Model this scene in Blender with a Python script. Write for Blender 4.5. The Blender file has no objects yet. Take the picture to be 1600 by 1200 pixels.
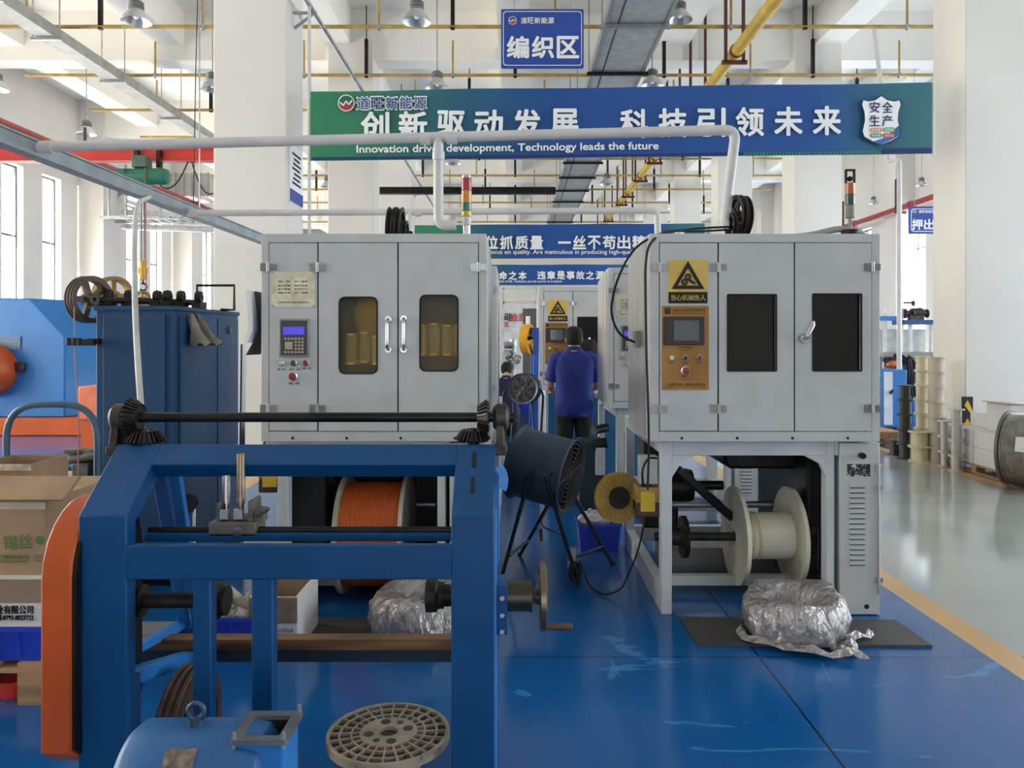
import bpy, bmesh, math, random
from mathutils import Vector, Matrix
random.seed(7)
S = bpy.context.scene
COL = S.collection
PI = math.pi
# ------------------------------------------------------------------ camera (level phone camera, 1.55 m above the floor, lens shifted down)
F, CX, CY, EYE = 1200.0, 805.0, 530.0, 1.55
cd = bpy.data.cameras.new('camera'); cam = bpy.data.objects.new('camera', cd); COL.objects.link(cam)
cam.location = (0, 0, EYE); cam.rotation_euler = (PI/2, 0, 0)
cd.sensor_fit = 'HORIZONTAL'; cd.sensor_width = 36; cd.lens = 36*F/1600
cd.shift_x = -(CX-800)/1600; cd.shift_y = -(600-CY)/1600
cd.clip_start = .05; cd.clip_end = 300
S.camera = cam
# ------------------------------------------------------------------ sky and exposure
w = bpy.data.worlds.new('sky'); S.world = w; w.use_nodes = True
bg = w.node_tree.nodes['Background']
bg.inputs[1].default_value = 2.3
_n, _l = w.node_tree.nodes, w.node_tree.links
_tc = _n.new('ShaderNodeTexCoord'); _sp = _n.new('ShaderNodeSeparateXYZ'); _cr = _n.new('ShaderNodeValToRGB')      # warm hazy sky on one side of the hall, cooler on the other
_l.new(_tc.outputs['Generated'], _sp.inputs[0]); _l.new(_sp.outputs[0], _cr.inputs[0]); _l.new(_cr.outputs[0], bg.inputs[0])
_cr.color_ramp.elements[0].color = (.27, .24, .185, 1); _cr.color_ramp.elements[1].color = (.9, .96, 1, 1)
_mr = _n.new('ShaderNodeMapRange'); _l.new(_sp.outputs[0], _mr.inputs[0]); _mr.inputs[1].default_value = -.7; _mr.inputs[2].default_value = .3; _l.new(_mr.outputs[0], _cr.inputs[0])
S.view_settings.view_transform = 'Standard'; S.view_settings.look = 'None'
S.view_settings.exposure = 0.84; S.view_settings.gamma = 1
S.view_settings.use_curve_mapping = False
WXL, WXR = -12.7, 11.6            # inner faces of the side walls
WIN_L = [-6.5+6.1*k+o for k in range(9) for o in (1.5, 3.15, 4.8)]
WIN_L = [y for y in WIN_L if -2 < y < 44]
WIN_R = [-6.5+6.1*k+o for k in range(9) for o in (1.75, 4.55)]
WIN_R = [y for y in WIN_R if -2 < y < 44]
LIGHT_L, LIGHT_R = 300.0, 225.0
def window_light(x, y, wy, z0, z1, e, c):
    ld = bpy.data.lights.new('window_daylight', 'AREA'); ld.shape = 'RECTANGLE'
    ld.size = z1-z0; ld.size_y = wy; ld.energy = e; ld.color = c
    o = bpy.data.objects.new('window_daylight', ld); COL.objects.link(o)
    o.location = (x, y, (z0+z1)/2); o.rotation_euler = (0, -PI/2-.15 if x < 0 else PI/2+.15, 0)   # sky and sunlit ground outside
for y in WIN_L: window_light(WXL-.42, y, .84, .9, 6.0, LIGHT_L, (1, .92, .79))
for y in WIN_R: window_light(WXR+.42, y, 1.5, .9, 5.2, LIGHT_R, (.93, .97, 1))
# ------------------------------------------------------------------ helpers
def px(x, d): return (x-CX)*d/F
def pz(y, d): return EYE+(CY-y)*d/F
def P(x, y, d): return Vector((px(x, d), d, pz(y, d)))
def lin(c):
    return tuple((v/255/12.92 if v/255 <= .04045 else ((v/255+.055)/1.055)**2.4) for v in c)
MATS = {}
def mat(name, rgb, rough=.5, metal=0, var=.08, vs=6, bump=0, bs=60, bd=.01, stretch=None, coat=0, rough_var=0, dark=None, alpha=None, emit=None):
    """A procedural paint/metal/plastic: base colour with soft noise variation, optional wear colour, roughness noise and bump."""
    if name in MATS: return MATS[name]
    m = bpy.data.materials.new(name); m.use_nodes = True; MATS[name] = m
    nt = m.node_tree; N = nt.nodes; L = nt.links; b = N['Principled BSDF']
    b.inputs['Roughness'].default_value = rough; b.inputs['Metallic'].default_value = metal
    if coat: b.inputs['Coat Weight'].default_value = coat; b.inputs['Coat Roughness'].default_value = .08
    tc = N.new('ShaderNodeTexCoord'); mp = N.new('ShaderNodeMapping'); L.new(tc.outputs['Object'], mp.inputs[0])
    if stretch: mp.inputs['Scale'].default_value = stretch
    c = lin(rgb)
    n1 = N.new('ShaderNodeTexNoise'); n1.inputs['Scale'].default_value = vs; n1.inputs['Detail'].default_value = 5
    L.new(mp.outputs[0], n1.inputs['Vector'])
    r = N.new('ShaderNodeValToRGB'); L.new(n1.outputs['Fac'], r.inputs[0])
    lo = tuple(max(0, v*(1-var*2.2)) for v in c); hi = tuple(min(1, v*(1+var*1.6)) for v in c)
    r.color_ramp.elements[0].position = .3; r.color_ramp.elements[0].color = lo+(1,)
    r.color_ramp.elements[1].position = .7; r.color_ramp.elements[1].color = hi+(1,)
    out = r.outputs[0]
    if dark:
        n2 = N.new('ShaderNodeTexNoise'); n2.inputs['Scale'].default_value = dark[1]; n2.inputs['Detail'].default_value = 8; n2.inputs['Roughness'].default_value = .7
        L.new(mp.outputs[0], n2.inputs['Vector'])
        r2 = N.new('ShaderNodeValToRGB'); L.new(n2.outputs['Fac'], r2.inputs[0])
        r2.color_ramp.elements[0].position = dark[2]; r2.color_ramp.elements[0].color = (0, 0, 0, 1)
        r2.color_ramp.elements[1].position = dark[2]+.06; r2.color_ramp.elements[1].color = (1, 1, 1, 1)
        mx = N.new('ShaderNodeMix'); mx.data_type = 'RGBA'
        L.new(r2.outputs[0], mx.inputs['Factor']); L.new(out, mx.inputs['A']); mx.inputs['B'].default_value = lin(dark[0])+(1,)
        out = mx.outputs['Result']
    L.new(out, b.inputs['Base Color'])
    if rough_var:
        mr = N.new('ShaderNodeMapRange'); L.new(n1.outputs['Fac'], mr.inputs[0])
        mr.inputs[3].default_value = max(0, rough-rough_var); mr.inputs[4].default_value = min(1, rough+rough_var); L.new(mr.outputs[0], b.inputs['Roughness'])
    if bump:
        nb = N.new('ShaderNodeTexNoise'); nb.inputs['Scale'].default_value = bs; nb.inputs['Detail'].default_value = 4
        L.new(mp.outputs[0], nb.inputs['Vector'])
        bu = N.new('ShaderNodeBump'); bu.inputs['Strength'].default_value = bump; bu.inputs['Distance'].default_value = bd
        L.new(nb.outputs['Fac'], bu.inputs['Height']); L.new(bu.outputs[0], b.inputs['Normal'])
    if emit: b.inputs['Emission Color'].default_value = lin(emit[0])+(1,); b.inputs['Emission Strength'].default_value = emit[1]
    if alpha is not None: b.inputs['Alpha'].default_value = alpha
    return m
def glass(name, tint, clear, rough=.05):
    if name in MATS: return MATS[name]
    m = bpy.data.materials.new(name); m.use_nodes = True; MATS[name] = m
    nt = m.node_tree; N = nt.nodes; L = nt.links; N.remove(N['Principled BSDF'])
    t = N.new('ShaderNodeBsdfTransparent'); t.inputs[0].default_value = lin(tint)+(1,)
    g = N.new('ShaderNodeBsdfPrincipled'); g.inputs['Base Color'].default_value = lin(tint)+(1,); g.inputs['Roughness'].default_value = rough
    n = N.new('ShaderNodeTexNoise'); n.inputs['Scale'].default_value = 5
    mr = N.new('ShaderNodeMapRange'); L.new(n.outputs['Fac'], mr.inputs[0]); mr.inputs[3].default_value = 1-clear-.06; mr.inputs[4].default_value = 1-clear+.06
    mx = N.new('ShaderNodeMixShader'); L.new(mr.outputs[0], mx.inputs[0]); L.new(t.outputs[0], mx.inputs[1]); L.new(g.outputs[0], mx.inputs[2])
    L.new(mx.outputs[0], N['Material Output'].inputs[0])
    return m
def tag(o, label=None, cat=None, group=None, kind=None):
    if label: o['label'] = label
    if cat: o['category'] = cat
    if group: o['group'] = group
    if kind: o['kind'] = kind
    return o
def basis(axis):
    a = Vector(axis).normalized(); u = a.orthogonal().normalized()
    if abs(a.z) < .9: u = a.cross(Vector((0, 0, 1))).normalized()
    return a, u, a.cross(u)
class MB:
    """Collects solid shapes and links them as one mesh object."""
    def __init__(s): s.b = bmesh.new()
    def _faces(s, vs, fs):
        v = [s.b.verts.new(p) for p in vs]
        for f in fs:
            try: s.b.faces.new([v[i] for i in f])
            except ValueError: pass
        return s
    def box(s, x0, x1, y0, y1, z0, z1):
        return s._faces([(x0,y0,z0),(x1,y0,z0),(x1,y1,z0),(x0,y1,z0),(x0,y0,z1),(x1,y0,z1),(x1,y1,z1),(x0,y1,z1)],
            [(3,2,1,0),(4,5,6,7),(0,1,5,4),(1,2,6,5),(2,3,7,6),(3,0,4,7)])
    def obox(s, c, dx, dy, dz, u, v=None):
        """box centred at c, sizes along axes u, v and u x v"""
        u = Vector(u).normalized(); v = Vector(v).normalized() if v is not None else basis(u)[1]
        v = (v-u*v.dot(u)).normalized(); n = u.cross(v); c = Vector(c)
        p = [c+u*(dx/2*i)+v*(dy/2*j)+n*(dz/2*k) for k in (-1,1) for i,j in ((-1,-1),(1,-1),(1,1),(-1,1))]
        return s._faces(p, [(3,2,1,0),(4,5,6,7),(0,1,5,4),(1,2,6,5),(2,3,7,6),(3,0,4,7)])
    def bar(s, p0, p1, wv, wn, v=None):
        p0, p1 = Vector(p0), Vector(p1)
        return s.obox((p0+p1)/2, (p1-p0).length, wv, wn, p1-p0, v)
    def loft(s, rings, caps=True, closed=False):
        vv = [[s.b.verts.new(p) for p in r] for r in rings]; n = len(rings[0])
        m = len(vv)
        for i in range(m if closed else m-1):
            a, b = vv[i], vv[(i+1) % m]
            for k in range(n):
                try: s.b.faces.new((a[k], a[(k+1)%n], b[(k+1)%n], b[k]))
                except ValueError: pass
        if caps and not closed:
            s.b.faces.new(vv[0][::-1]); s.b.faces.new(vv[-1])
        return s
    def cyl(s, p0, p1, r0, r1=None, n=16):
        p0, p1 = Vector(p0), Vector(p1); r1 = r0 if r1 is None else r1
        a, u, v = basis(p1-p0)
        ring = lambda p, r: [p+(u*math.cos(t*2*PI/n)+v*math.sin(t*2*PI/n))*r for t in range(n)]
        return s.loft([ring(p0, r0), ring(p1, r1)])
    def tube(s, pts, r, n=10, closed=False):
        pts = [Vector(p) for p in pts]; rings = []; m = len(pts)
        t0 = (pts[1]-pts[0]).normalized(); _, u, v = basis(t0)
        for i, p in enumerate(pts):
            a = pts[(i-1) % m] if (i > 0 or closed) else p; b = pts[(i+1) % m] if (i < m-1 or closed) else p
            t = (b-a).normalized()
            u = (u-t*u.dot(t)).normalized(); v = t.cross(u)
            rr = r[i] if isinstance(r, (list, tuple)) else r
            rings.append([p+(u*math.cos(k*2*PI/n)+v*math.sin(k*2*PI/n))*rr for k in range(n)])
        return s.loft(rings, closed=closed)
    def lathe(s, prof, c, axis, n=32, closed=False, wob=None):
        """prof: (radius, height along axis); closed profile gives a ring"""
        c = Vector(c); a, u, v = basis(axis); rings = []
        for k in range(n):
            t = 2*PI*k/n; dr = u*math.cos(t)+v*math.sin(t)
            rings.append([c+dr*max(r, 1e-4)+a*h for r, h in prof])
        vv = [[s.b.verts.new(p) for p in r] for r in rings]; m = len(prof)
        for k in range(n):
            A, B = vv[k], vv[(k+1) % n]
            for i in range(m if closed else m-1):
                j = (i+1) % m
                s.b.faces.new((A[i], A[j], B[j], B[i]))
        return s
    def prism(s, poly, o, u, v, depth):
        """polygon (a,b) pairs in axes u,v from origin o, extruded by depth along u x v"""
        o, u, v = Vector(o), Vector(u), Vector(v); n = u.cross(v).normalized()
        A = [o+u*a+v*b for a, b in poly]; B = [p+n*depth for p in A]
        return s.loft([A, B])
    def ring_prism(s, outer, inner, o, u, v, depth):
        """polygon with a hole: outer and inner have the same number of points"""
        o, u, v = Vector(o), Vector(u), Vector(v); n = u.cross(v).normalized()
        f = lambda poly, q: [o+u*a+v*b+n*q for a, b in poly]
        k = len(outer)
        R = [f(outer, 0), f(outer, depth), f(inner, depth), f(inner, 0)]
        return s.loft(R, caps=False, closed=True)
    def ball(s, c, r, sx=1, sy=1, sz=1, n=16, m=10):
        c = Vector(c); rings = []
        for i in range(1, m):
            t = PI*i/m
            rings.append([c+Vector((r*sx*math.sin(t)*math.cos(2*PI*k/n), r*sy*math.sin(t)*math.sin(2*PI*k/n), -r*sz*math.cos(t))) for k in range(n)])
        return s.loft(rings)
    def build(s, name, m, parent=None, bev=0, smooth=40, label=None):
        bmesh.ops.recalc_face_normals(s.b, faces=s.b.faces)
        me = bpy.data.meshes.new(name); s.b.to_mesh(me); s.b.free()
        for k in (m if isinstance(m, (list, tuple)) else [m]): me.materials.append(k)
        if smooth:
            me.shade_smooth(); me.set_sharp_from_angle(angle=math.radians(smooth))
        o = bpy.data.objects.new(name, me); COL.objects.link(o)
        if bev:
            bm_ = o.modifiers.new('bevel', 'BEVEL'); bm_.width = bev; bm_.segments = 2; bm_.limit_method = 'ANGLE'; bm_.angle_limit = math.radians(50)
        attach(o, parent)
        if label: o['label'] = label
        return o
def root_of(o):
    while o.parent: o = o.parent
    return o
def attach(o, parent):
    if parent is not None:
        o.parent = parent
        r = root_of(parent)
        if parent is r: o.matrix_parent_inverse = Matrix.Translation(-r.location)
def thing(name, label, cat, loc=(0, 0, 0), group=None):
    o = bpy.data.objects.new(name, None); COL.objects.link(o); o.location = loc; o.empty_display_size = .1
    return tag(o, label, cat, group)
def solo(mb, name, m, label, cat, group=None, bev=0, smooth=40):
    return tag(mb.build(name, m, None, bev, smooth), label, cat, group)
KIDS = {}
def copy_tree(o, parent=None):
    c = o.copy(); COL.objects.link(c)
    if parent is not None: c.parent = parent; c.matrix_parent_inverse = o.matrix_parent_inverse.copy()
    for ch in o.children: copy_tree(ch, c)
    return c
def struct(mb, name, m, parent=None, bev=0):
    o = mb.build(name, m, parent, bev); o['kind'] = 'structure'; return o
def arc(c, u, v, r, a0, a1, n=8):
    c, u, v = Vector(c), Vector(u), Vector(v)
    return [c+(u*math.cos(a0+(a1-a0)*i/n)+v*math.sin(a0+(a1-a0)*i/n))*r for i in range(n+1)]
def round_path(pts, r, n=5):
    """polyline with rounded corners"""
    pts = [Vector(p) for p in pts]; out = [pts[0]]
    for i in range(1, len(pts)-1):
        a = (pts[i-1]-pts[i]); b = (pts[i+1]-pts[i]); q = min(r, a.length*.45, b.length*.45)
        p0 = pts[i]+a.normalized()*q; p1 = pts[i]+b.normalized()*q
        for k in range(n+1):
            t = k/n; out.append(p0*(1-t)**2+pts[i]*2*t*(1-t)+p1*t*t)
    return out+[pts[-1]]
def sag(p0, p1, drop, n=12):
    p0, p1 = Vector(p0), Vector(p1)
    return [p0.lerp(p1, i/n)-Vector((0, 0, drop*4*(i/n)*(1-i/n))) for i in range(n+1)]
def rrect(w, h, r, n=4):
    """rounded rectangle outline centred on 0, counter-clockwise"""
    o = []
    for cx_, cy_, a in ((w/2-r, h/2-r, 0), (-w/2+r, h/2-r, PI/2), (-w/2+r, -h/2+r, PI), (w/2-r, -h/2+r, 1.5*PI)):
        o += [(cx_+r*math.cos(a+PI/2*i/n), cy_+r*math.sin(a+PI/2*i/n)) for i in range(n+1)]
    return o
def text(items, m, parent, name='lettering', depth=.002, rot=None, bold=0.0):
    """items: (string, centre, height of the letters, width or None). Letters stand upright facing -Y unless rot is given. One mesh."""
    bm = bmesh.new()
    R = rot if rot is not None else Matrix.Rotation(PI/2, 4, 'X')
    for st, c, h, wd in items:
        cu = bpy.data.curves.new('t', 'FONT'); cu.body = st; cu.extrude = depth/2; cu.resolution_u = 3
        o = bpy.data.objects.new('t', cu); COL.objects.link(o); bpy.context.view_layer.update()
        me = bpy.data.meshes.new_from_object(o.evaluated_get(bpy.context.evaluated_depsgraph_get()))
        if len(me.vertices):
            xs = [v.co.x for v in me.vertices]; ys = [v.co.y for v in me.vertices]
            k = h/(max(ys)-min(ys)); kx = k if wd is None else wd/(max(xs)-min(xs))
            M = Matrix.Translation(Vector(c)) @ R @ Matrix.Diagonal((kx, k, 1, 1)) @ Matrix.Translation((-(max(xs)+min(xs))/2, -(max(ys)+min(ys))/2, 0))
            me.transform(M)
            if not bold: bm.from_mesh(me)
            else:       # heavy poster type: strokes widened by overlaying the glyph around itself
                r3 = R.to_3x3(); last = Vector((0, 0, 0))
                for q in range(8):
                    off = r3 @ Vector((math.cos(PI*q/4)*bold*h, math.sin(PI*q/4)*bold*h, .0006*q))
                    me.transform(Matrix.Translation(off-last)); last = off; bm.from_mesh(me)
        bpy.data.objects.remove(o); bpy.data.curves.remove(cu); bpy.data.meshes.remove(me)
    me = bpy.data.meshes.new(name); bm.to_mesh(me); bm.free(); me.materials.append(m)
    o = bpy.data.objects.new(name, me); COL.objects.link(o); attach(o, parent); return o
# ------------------------------------------------------------------ materials
CREAM = mat('cream_wall_paint', (226, 221, 213), .8, var=.02, vs=.7)
SLAB = mat('ceiling_paint', (243, 239, 230), .85, var=.02, vs=.5)
GREYP = mat('grey_machine_paint', (197, 198, 197), .42, var=.04, vs=4, dark=((165, 165, 160), 5, .68))
GREYL = mat('lower_frame_paint', (200, 202, 202), .5, var=.05, vs=5, dark=((95, 92, 86), 9, .66))
STEEL = mat('brushed_steel', (190, 188, 186), .32, 1, var=.08, vs=10, stretch=(1, 1, .04), bump=.03, bs=80)
CHROME = mat('chrome', (205, 205, 205), .22, 1, var=.03)
ZINC = mat('galvanised_steel', (170, 173, 175), .45, .85, var=.1, vs=9)
BLUE = mat('blue_frame_paint', (6, 74, 128), .4, var=.07, vs=3, bump=.05, bs=25, dark=((30, 90, 142), 7, .7))
BLUE.node_tree.nodes['Principled BSDF'].inputs['Specular IOR Level'].default_value = .35
BLUE2 = mat('blue_cabinet_paint', (20, 70, 114), .5, var=.1, vs=1.2, stretch=(1, 1, .3))
BLUE3 = mat('bright_blue_paint', (38, 118, 190), .45, var=.07, vs=1.5)
ORANGE = mat('orange_paint', (198, 84, 20), .42, var=.08, vs=3, dark=((225, 140, 90), 14, .74))
BLACK = mat('black_steel', (38, 36, 35), .4, .6, var=.25, vs=8)
DARK = mat('dark_grease_metal', (52, 47, 44), .55, .5, var=.3, vs=12, bump=.2, bs=40)
IRON = mat('cast_iron', (74, 66, 60), .5, .6, var=.25, vs=14)
RUBBER = mat('black_rubber', (34, 34, 36), .55, var=.2, vs=10)
GASK = mat('dark_gasket', (28, 28, 30), .8, var=.1)
PVC = mat('white_pvc', (214, 211, 210), .38, var=.04, vs=5)
GREYPLASTIC = mat('grey_plastic', (148, 152, 156), .45, var=.06)
WHITE = mat('white_print', (245, 245, 243), .6, var=.01)
YELP = mat('yellow_gas_paint', (205, 168, 62), .45, var=.1, vs=4)
SPRK = mat('sprinkler_pipe_paint', (178, 146, 76), .5, var=.12, vs=5)
RED = mat('red_paint', (206, 52, 44), .45, var=.05, vs=3)
REDP = mat('red_fire_pipe', (158, 62, 58), .5, var=.1)
CARD = mat('brown_cardboard', (168, 138, 108), .85, var=.08, vs=4, bump=.1, bs=30)
CARDW = mat('white_carton', (222, 220, 218), .8, var=.04, vs=3, dark=((170, 168, 166), 3.5, .64))
WOOD = mat('pine_wood', (168, 132, 96), .7, var=.18, vs=4, stretch=(.3, 1, 6), bump=.15, bs=20)
WOODD = mat('worn_plank', (120, 88, 60), .7, var=.35, vs=5, stretch=(.4, 1, 6), bump=.2, bs=20)
BEIGE = mat('beige_spool_plastic', (206, 194, 160), .45, var=.06)
BEIGE2 = mat('grey_beige_spool', (188, 176, 158), .5, var=.06)
IVORY = mat('ivory_spool_plastic', (240, 236, 216), .4, var=.06, vs=6)
CRATE = mat('blue_crate_plastic', (36, 66, 190), .35, var=.05)
GREEN = mat('green_hoist_paint', (42, 112, 88), .45, var=.08)
INK = mat('black_print', (30, 28, 30), .7, var=.02)
GOLD = mat('gold_plate', (158, 114, 56), .4, .35, var=.08, vs=5)
SIGNY = mat('warning_yellow', (226, 188, 90), .5, var=.03)
SIGNB = mat('sign_blue', (34, 72, 160), .45, var=.03)
# ================================================================== SETTING
def floor_material(name, rgb, joints=True, scr=True, rough=.16):
    m = mat(name, rgb, rough, var=.05, vs=.9, rough_var=.05)
    nt = m.node_tree; N = nt.nodes; L = nt.links; b = N['Principled BSDF']
    b.inputs['Specular IOR Level'].default_value = .5
    src = b.inputs['Base Color'].links[0].from_socket
    tc = N.new('ShaderNodeTexCoord'); sp = N.new('ShaderNodeSeparateXYZ'); L.new(tc.outputs['Object'], sp.inputs[0])
    def M(op, a, b_=None):
        n = N.new('ShaderNodeMath'); n.operation = op
        for i, v in enumerate((a, b_)):
            if v is None: continue
            if isinstance(v, (int, float)): n.inputs[i].default_value = v
            else: L.new(v, n.inputs[i])
        return n.outputs[0]
    def mixc(f, c, src):
        mx = N.new('ShaderNodeMix'); mx.data_type = 'RGBA'; L.new(f, mx.inputs['Factor']); L.new(src, mx.inputs['A']); mx.inputs['B'].default_value = lin(c)+(1,); return mx.outputs['Result']
    if scr:   # pale scuffs with a shape of their own
        for sc, th, st in ((2.2, .655, (1, .35, 1)), (3.1, .665, (.4, 1, 1))):
            mp = N.new('ShaderNodeMapping'); mp.inputs['Scale'].default_value = st; mp.inputs['Rotation'].default_value = (0, 0, .6*sc); L.new(tc.outputs['Object'], mp.inputs[0])
            n = N.new('ShaderNodeTexNoise'); n.inputs['Scale'].default_value = sc; n.inputs['Detail'].default_value = 9; n.inputs['Roughness'].default_value = .6; n.inputs['Distortion'].default_value = .9
            L.new(mp.outputs[0], n.inputs['Vector'])
            f = M('MULTIPLY', M('GREATER_THAN', n.outputs['Fac'], th), .35); src = mixc(f, tuple(min(255, v+70) for v in rgb), src)
    if joints:
        jx = M('LESS_THAN', M('ABSOLUTE', M('SUBTRACT', M('PINGPONG', M('ADD', sp.outputs[0], 40-1.19), 2.0), 0)), .005)
        jy = M('LESS_THAN', M('PINGPONG', M('ADD', sp.outputs[1], 40-3.745), 2.0), .004)
        src = mixc(M('MAXIMUM', jx, jy), (14, 30, 48), src)
    L.new(src, b.inputs['Base Color'])
    return m
FB = floor_material('blue_epoxy', (17, 92, 158)); FG = floor_material('grey_epoxy', (168, 172, 168), scr=False, rough=.1)
FY = floor_material('yellow_line_paint', (206, 160, 96), joints=False, scr=False, rough=.3)
xs = [(WXL, -5.26, 0), (-5.26, -5.1, 2), (-5.1, -2.95, 1), (-2.95, -2.79, 2), (-2.79, 2.31, 0), (2.31, 2.47, 2), (2.47, 5.1, 1), (5.1, 5.26, 2), (5.26, WXR, 0)]
mb = MB(); fi = []
for a, b_, k in xs:
    mb._faces([(a, -9, 0), (b_, -9, 0), (b_, 46, 0), (a, 46, 0)], [(0, 1, 2, 3)]); fi.append(k)
o = mb.build('floor', [FB, FG, FY], smooth=0); o['kind'] = 'structure'
for p, k in zip(o.data.polygons, fi): p.material_index = k
if o.data.polygons[0].normal.z < 0: o.data.flip_normals()
# ceiling slab and beams
ROWS = [-2.2+6.1*k for k in range(9)]            # pillar rows; the banner hangs between the pillars of row 10.0
ZC, ZB = 8.5, 7.75
struct(MB().box(WXL-.3, WXR+.3, -9, 46.3, ZC, ZC+.2), 'ceiling', SLAB)
for X in (-10.7, -7.3, -3.75, -.05, 3.35, 6.6, 9.6):
    struct(MB().box(X-.3, X+.3, -9, 46, ZB, ZC), 'ceiling_beam', SLAB)
for Y in ROWS: struct(MB().box(WXL, WXR, Y+.15, Y+.65, 7.45, ZC), 'ceiling_beam', SLAB)
PLX0, PLX1, PRX0, PRX1 = -3.93, -2.98, 5.86, 6.85
for Y in ROWS:
    if Y < 5 : continue
    struct(MB().box(PLX0, PLX1, Y, Y+.78, 0, ZC), 'pillar', CREAM, bev=.015)
    struct(MB().box(PRX0, PRX1, Y, Y+.78, 0, ZC), 'pillar', CREAM, bev=.015)
# side walls with narrow window openings
def side_wall(name, x, sgn, wins, wy, z0, z1):
    mb = MB(); a, b_ = sorted((x, x+sgn*.3)); ys = [-9]
    for y in wins: ys += [y-wy/2, y+wy/2]
    ys.append(46)
    for i in range(0, len(ys), 2): mb.box(a, b_, ys[i], ys[i+1], 0, ZC)
    for y in wins:
        mb.box(a, b_, y-wy/2, y+wy/2, 0, z0); mb.box(a, b_, y-wy/2, y+wy/2, z1, ZC)
    return struct(mb, name, CREAM)
side_wall('wall_left', WXL, -1, WIN_L, .85, .9, 6.0)
side_wall('wall_right', WXR, 1, WIN_R, 1.5, .9, 5.2)
PANE = glass('window_glass', (240, 245, 248), .93, .02)
ALU = mat('dark_window_frame', (92, 94, 98), .5, .3)
def window(i, x, sgn, y, wy, z0, z1):
    xm = x+sgn*.2; f = MB(); t = .045
    for a, b_ in ((y-wy/2, y-wy/2+t), (y+wy/2-t, y+wy/2)): f.box(xm-.03, xm+.03, a, b_, z0, z1)
    for z in (z0+t/2, z0+1.5, z0+3.3, z1-t/2): f.box(xm-.03, xm+.03, y-wy/2, y+wy/2, z-t/2, z+t/2)
    if wy > 1: f.box(xm-.03, xm+.03, y-t/2, y+t/2, z0, z1)
    o = struct(f, f'window_{i}', ALU)
    p = MB().box(xm-.004, xm+.004, y-wy/2+.01, y+wy/2-.01, z0+.01, z1-.01).build('pane', PANE, o, smooth=0)
i = 1
for y in WIN_L: window(i, WXL, -1, y, .85, .9, 6.0); i += 1
for y in WIN_R: window(i, WXR, 1, y, 1.5, .9, 5.2); i += 1
for Y in ROWS:      # wall columns between the windows
    struct(MB().box(WXL, WXL+.75, Y+.1, Y+.8, 0, ZC), 'wall_column', CREAM, bev=.01)
    struct(MB().box(WXR-.55, WXR, Y+.1, Y+.8, 0, ZC), 'wall_column', CREAM, bev=.01)
struct(MB().box(WXL-.3, WXR+.3, 46, 46.3, 0, ZC), 'wall_back', CREAM)
# unseen cream wall behind the viewer; added gateway sized to light machine fronts
struct(MB().box(WXL-.3, -2.7, -9.3, -9, 0, ZC).box(2.7, WXR+.3, -9.3, -9, 0, ZC).box(-2.7, 2.7, -9.3, -9, 4.2, ZC), 'wall_front', CREAM)

# ================================================================== THINGS UNDER THE CEILING
# hanging high bay lamps
def ztop(x, y):
    if any(.1 <= y-r <= .7 for r in ROWS): return 7.45
    return ZB if any(abs(x-b_) <= .3 for b_ in (-10.7, -7.3, -3.75, -.05, 3.35, 6.6, 9.6)) else ZC
def lamp(x, y, d, label):
    p = P(x, y, d)
    k = .6 if p.x > 8 else 1
    t = thing('high_bay_lamp', label, 'lamp', p, 'high bay lamps under the ceiling')
    al = mat('lamp_reflector', (206, 206, 204), .28, .75, var=.03)
    MB().lathe([(.23, 0), (.225, .02), (.175, .09), (.12, .15), (.108, .18), (.1, .175), (.112, .14), (.165, .085), (.216, .016), (.224, -.004)], p, (0, 0, 1), 28, closed=True).build('reflector', al, t)
    MB().lathe([(0, .17), (.11, .17), (.115, .2), (.1, .21), (.1, .22), (.115, .23), (.115, .25), (.1, .26), (.1, .27), (.112, .28), (.112, .3), (.06, .34), (0, .345)], p, (0, 0, 1), 24).build('housing', mat('lamp_housing', (120, 122, 122), .5, .4), t)
    MB().ball(p+Vector((0, 0, .1)), .05, 1, 1, 1.2).build('bulb', mat('frosted_bulb', (240, 240, 235), .3, emit=((255, 250, 240), .15)), t)
    MB().cyl(p+Vector((0, 0, .34)), (p.x, p.y, p.z+(ztop(p.x, p.y)-p.z)/k), .012, n=8).build('rod', ZINC, t)
    if k != 1: t.scale = (k, k, k)
    return t
for x, y, d, l in (
    (213, 34, 12.0, 'white high bay lamp hanging above the grey cable tray beside the broad pillar'),
    (651, 34, 12.0, 'white high bay lamp hanging above the green end of the slogan banner'),
    (1062, 32, 13.6, 'white high bay lamp hanging between the wide cable tray and yellow gas pipe'),
    (683, 138, 15.1, 'high bay lamp peeking over the top edge of the slogan banner below a conduit'),
    (1019, 134, 15.6, 'high bay lamp partly behind the wide cable tray just above the banner'),
    (135, 210, 18.4, 'high bay lamp hanging just above the red crane girder'),
    (-6, 140, 15.2, 'high bay lamp cut by the picture edge under the red fire pipe'),
    (332, 140, 15.2, 'high bay lamp half hidden by the broad cream pillar'),
    (708, 256, 22.5, 'high bay lamp hanging under the banner beside the red and amber tower light'),
    (948, 288, 24.5, 'high bay lamp beside the wide cable tray beyond the slogan banner'),
    (1170, 318, 30.0, 'small far high bay lamp seen between the two pillars beyond the banner'),
    (1365, 318, 22.0, 'high bay lamp near the amber and green tower light'),
    (1440, 290, 19.0, 'high bay lamp above the blue extrusion area sign'),
    (512, 292, 24.5, 'high bay lamp seen between the conduit pole and the second pillar'),
    (1308, 338, 24, 'far faint high bay lamp low beside the amber and green tower light pole')):
    lamp(x, y, d, l)

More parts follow.
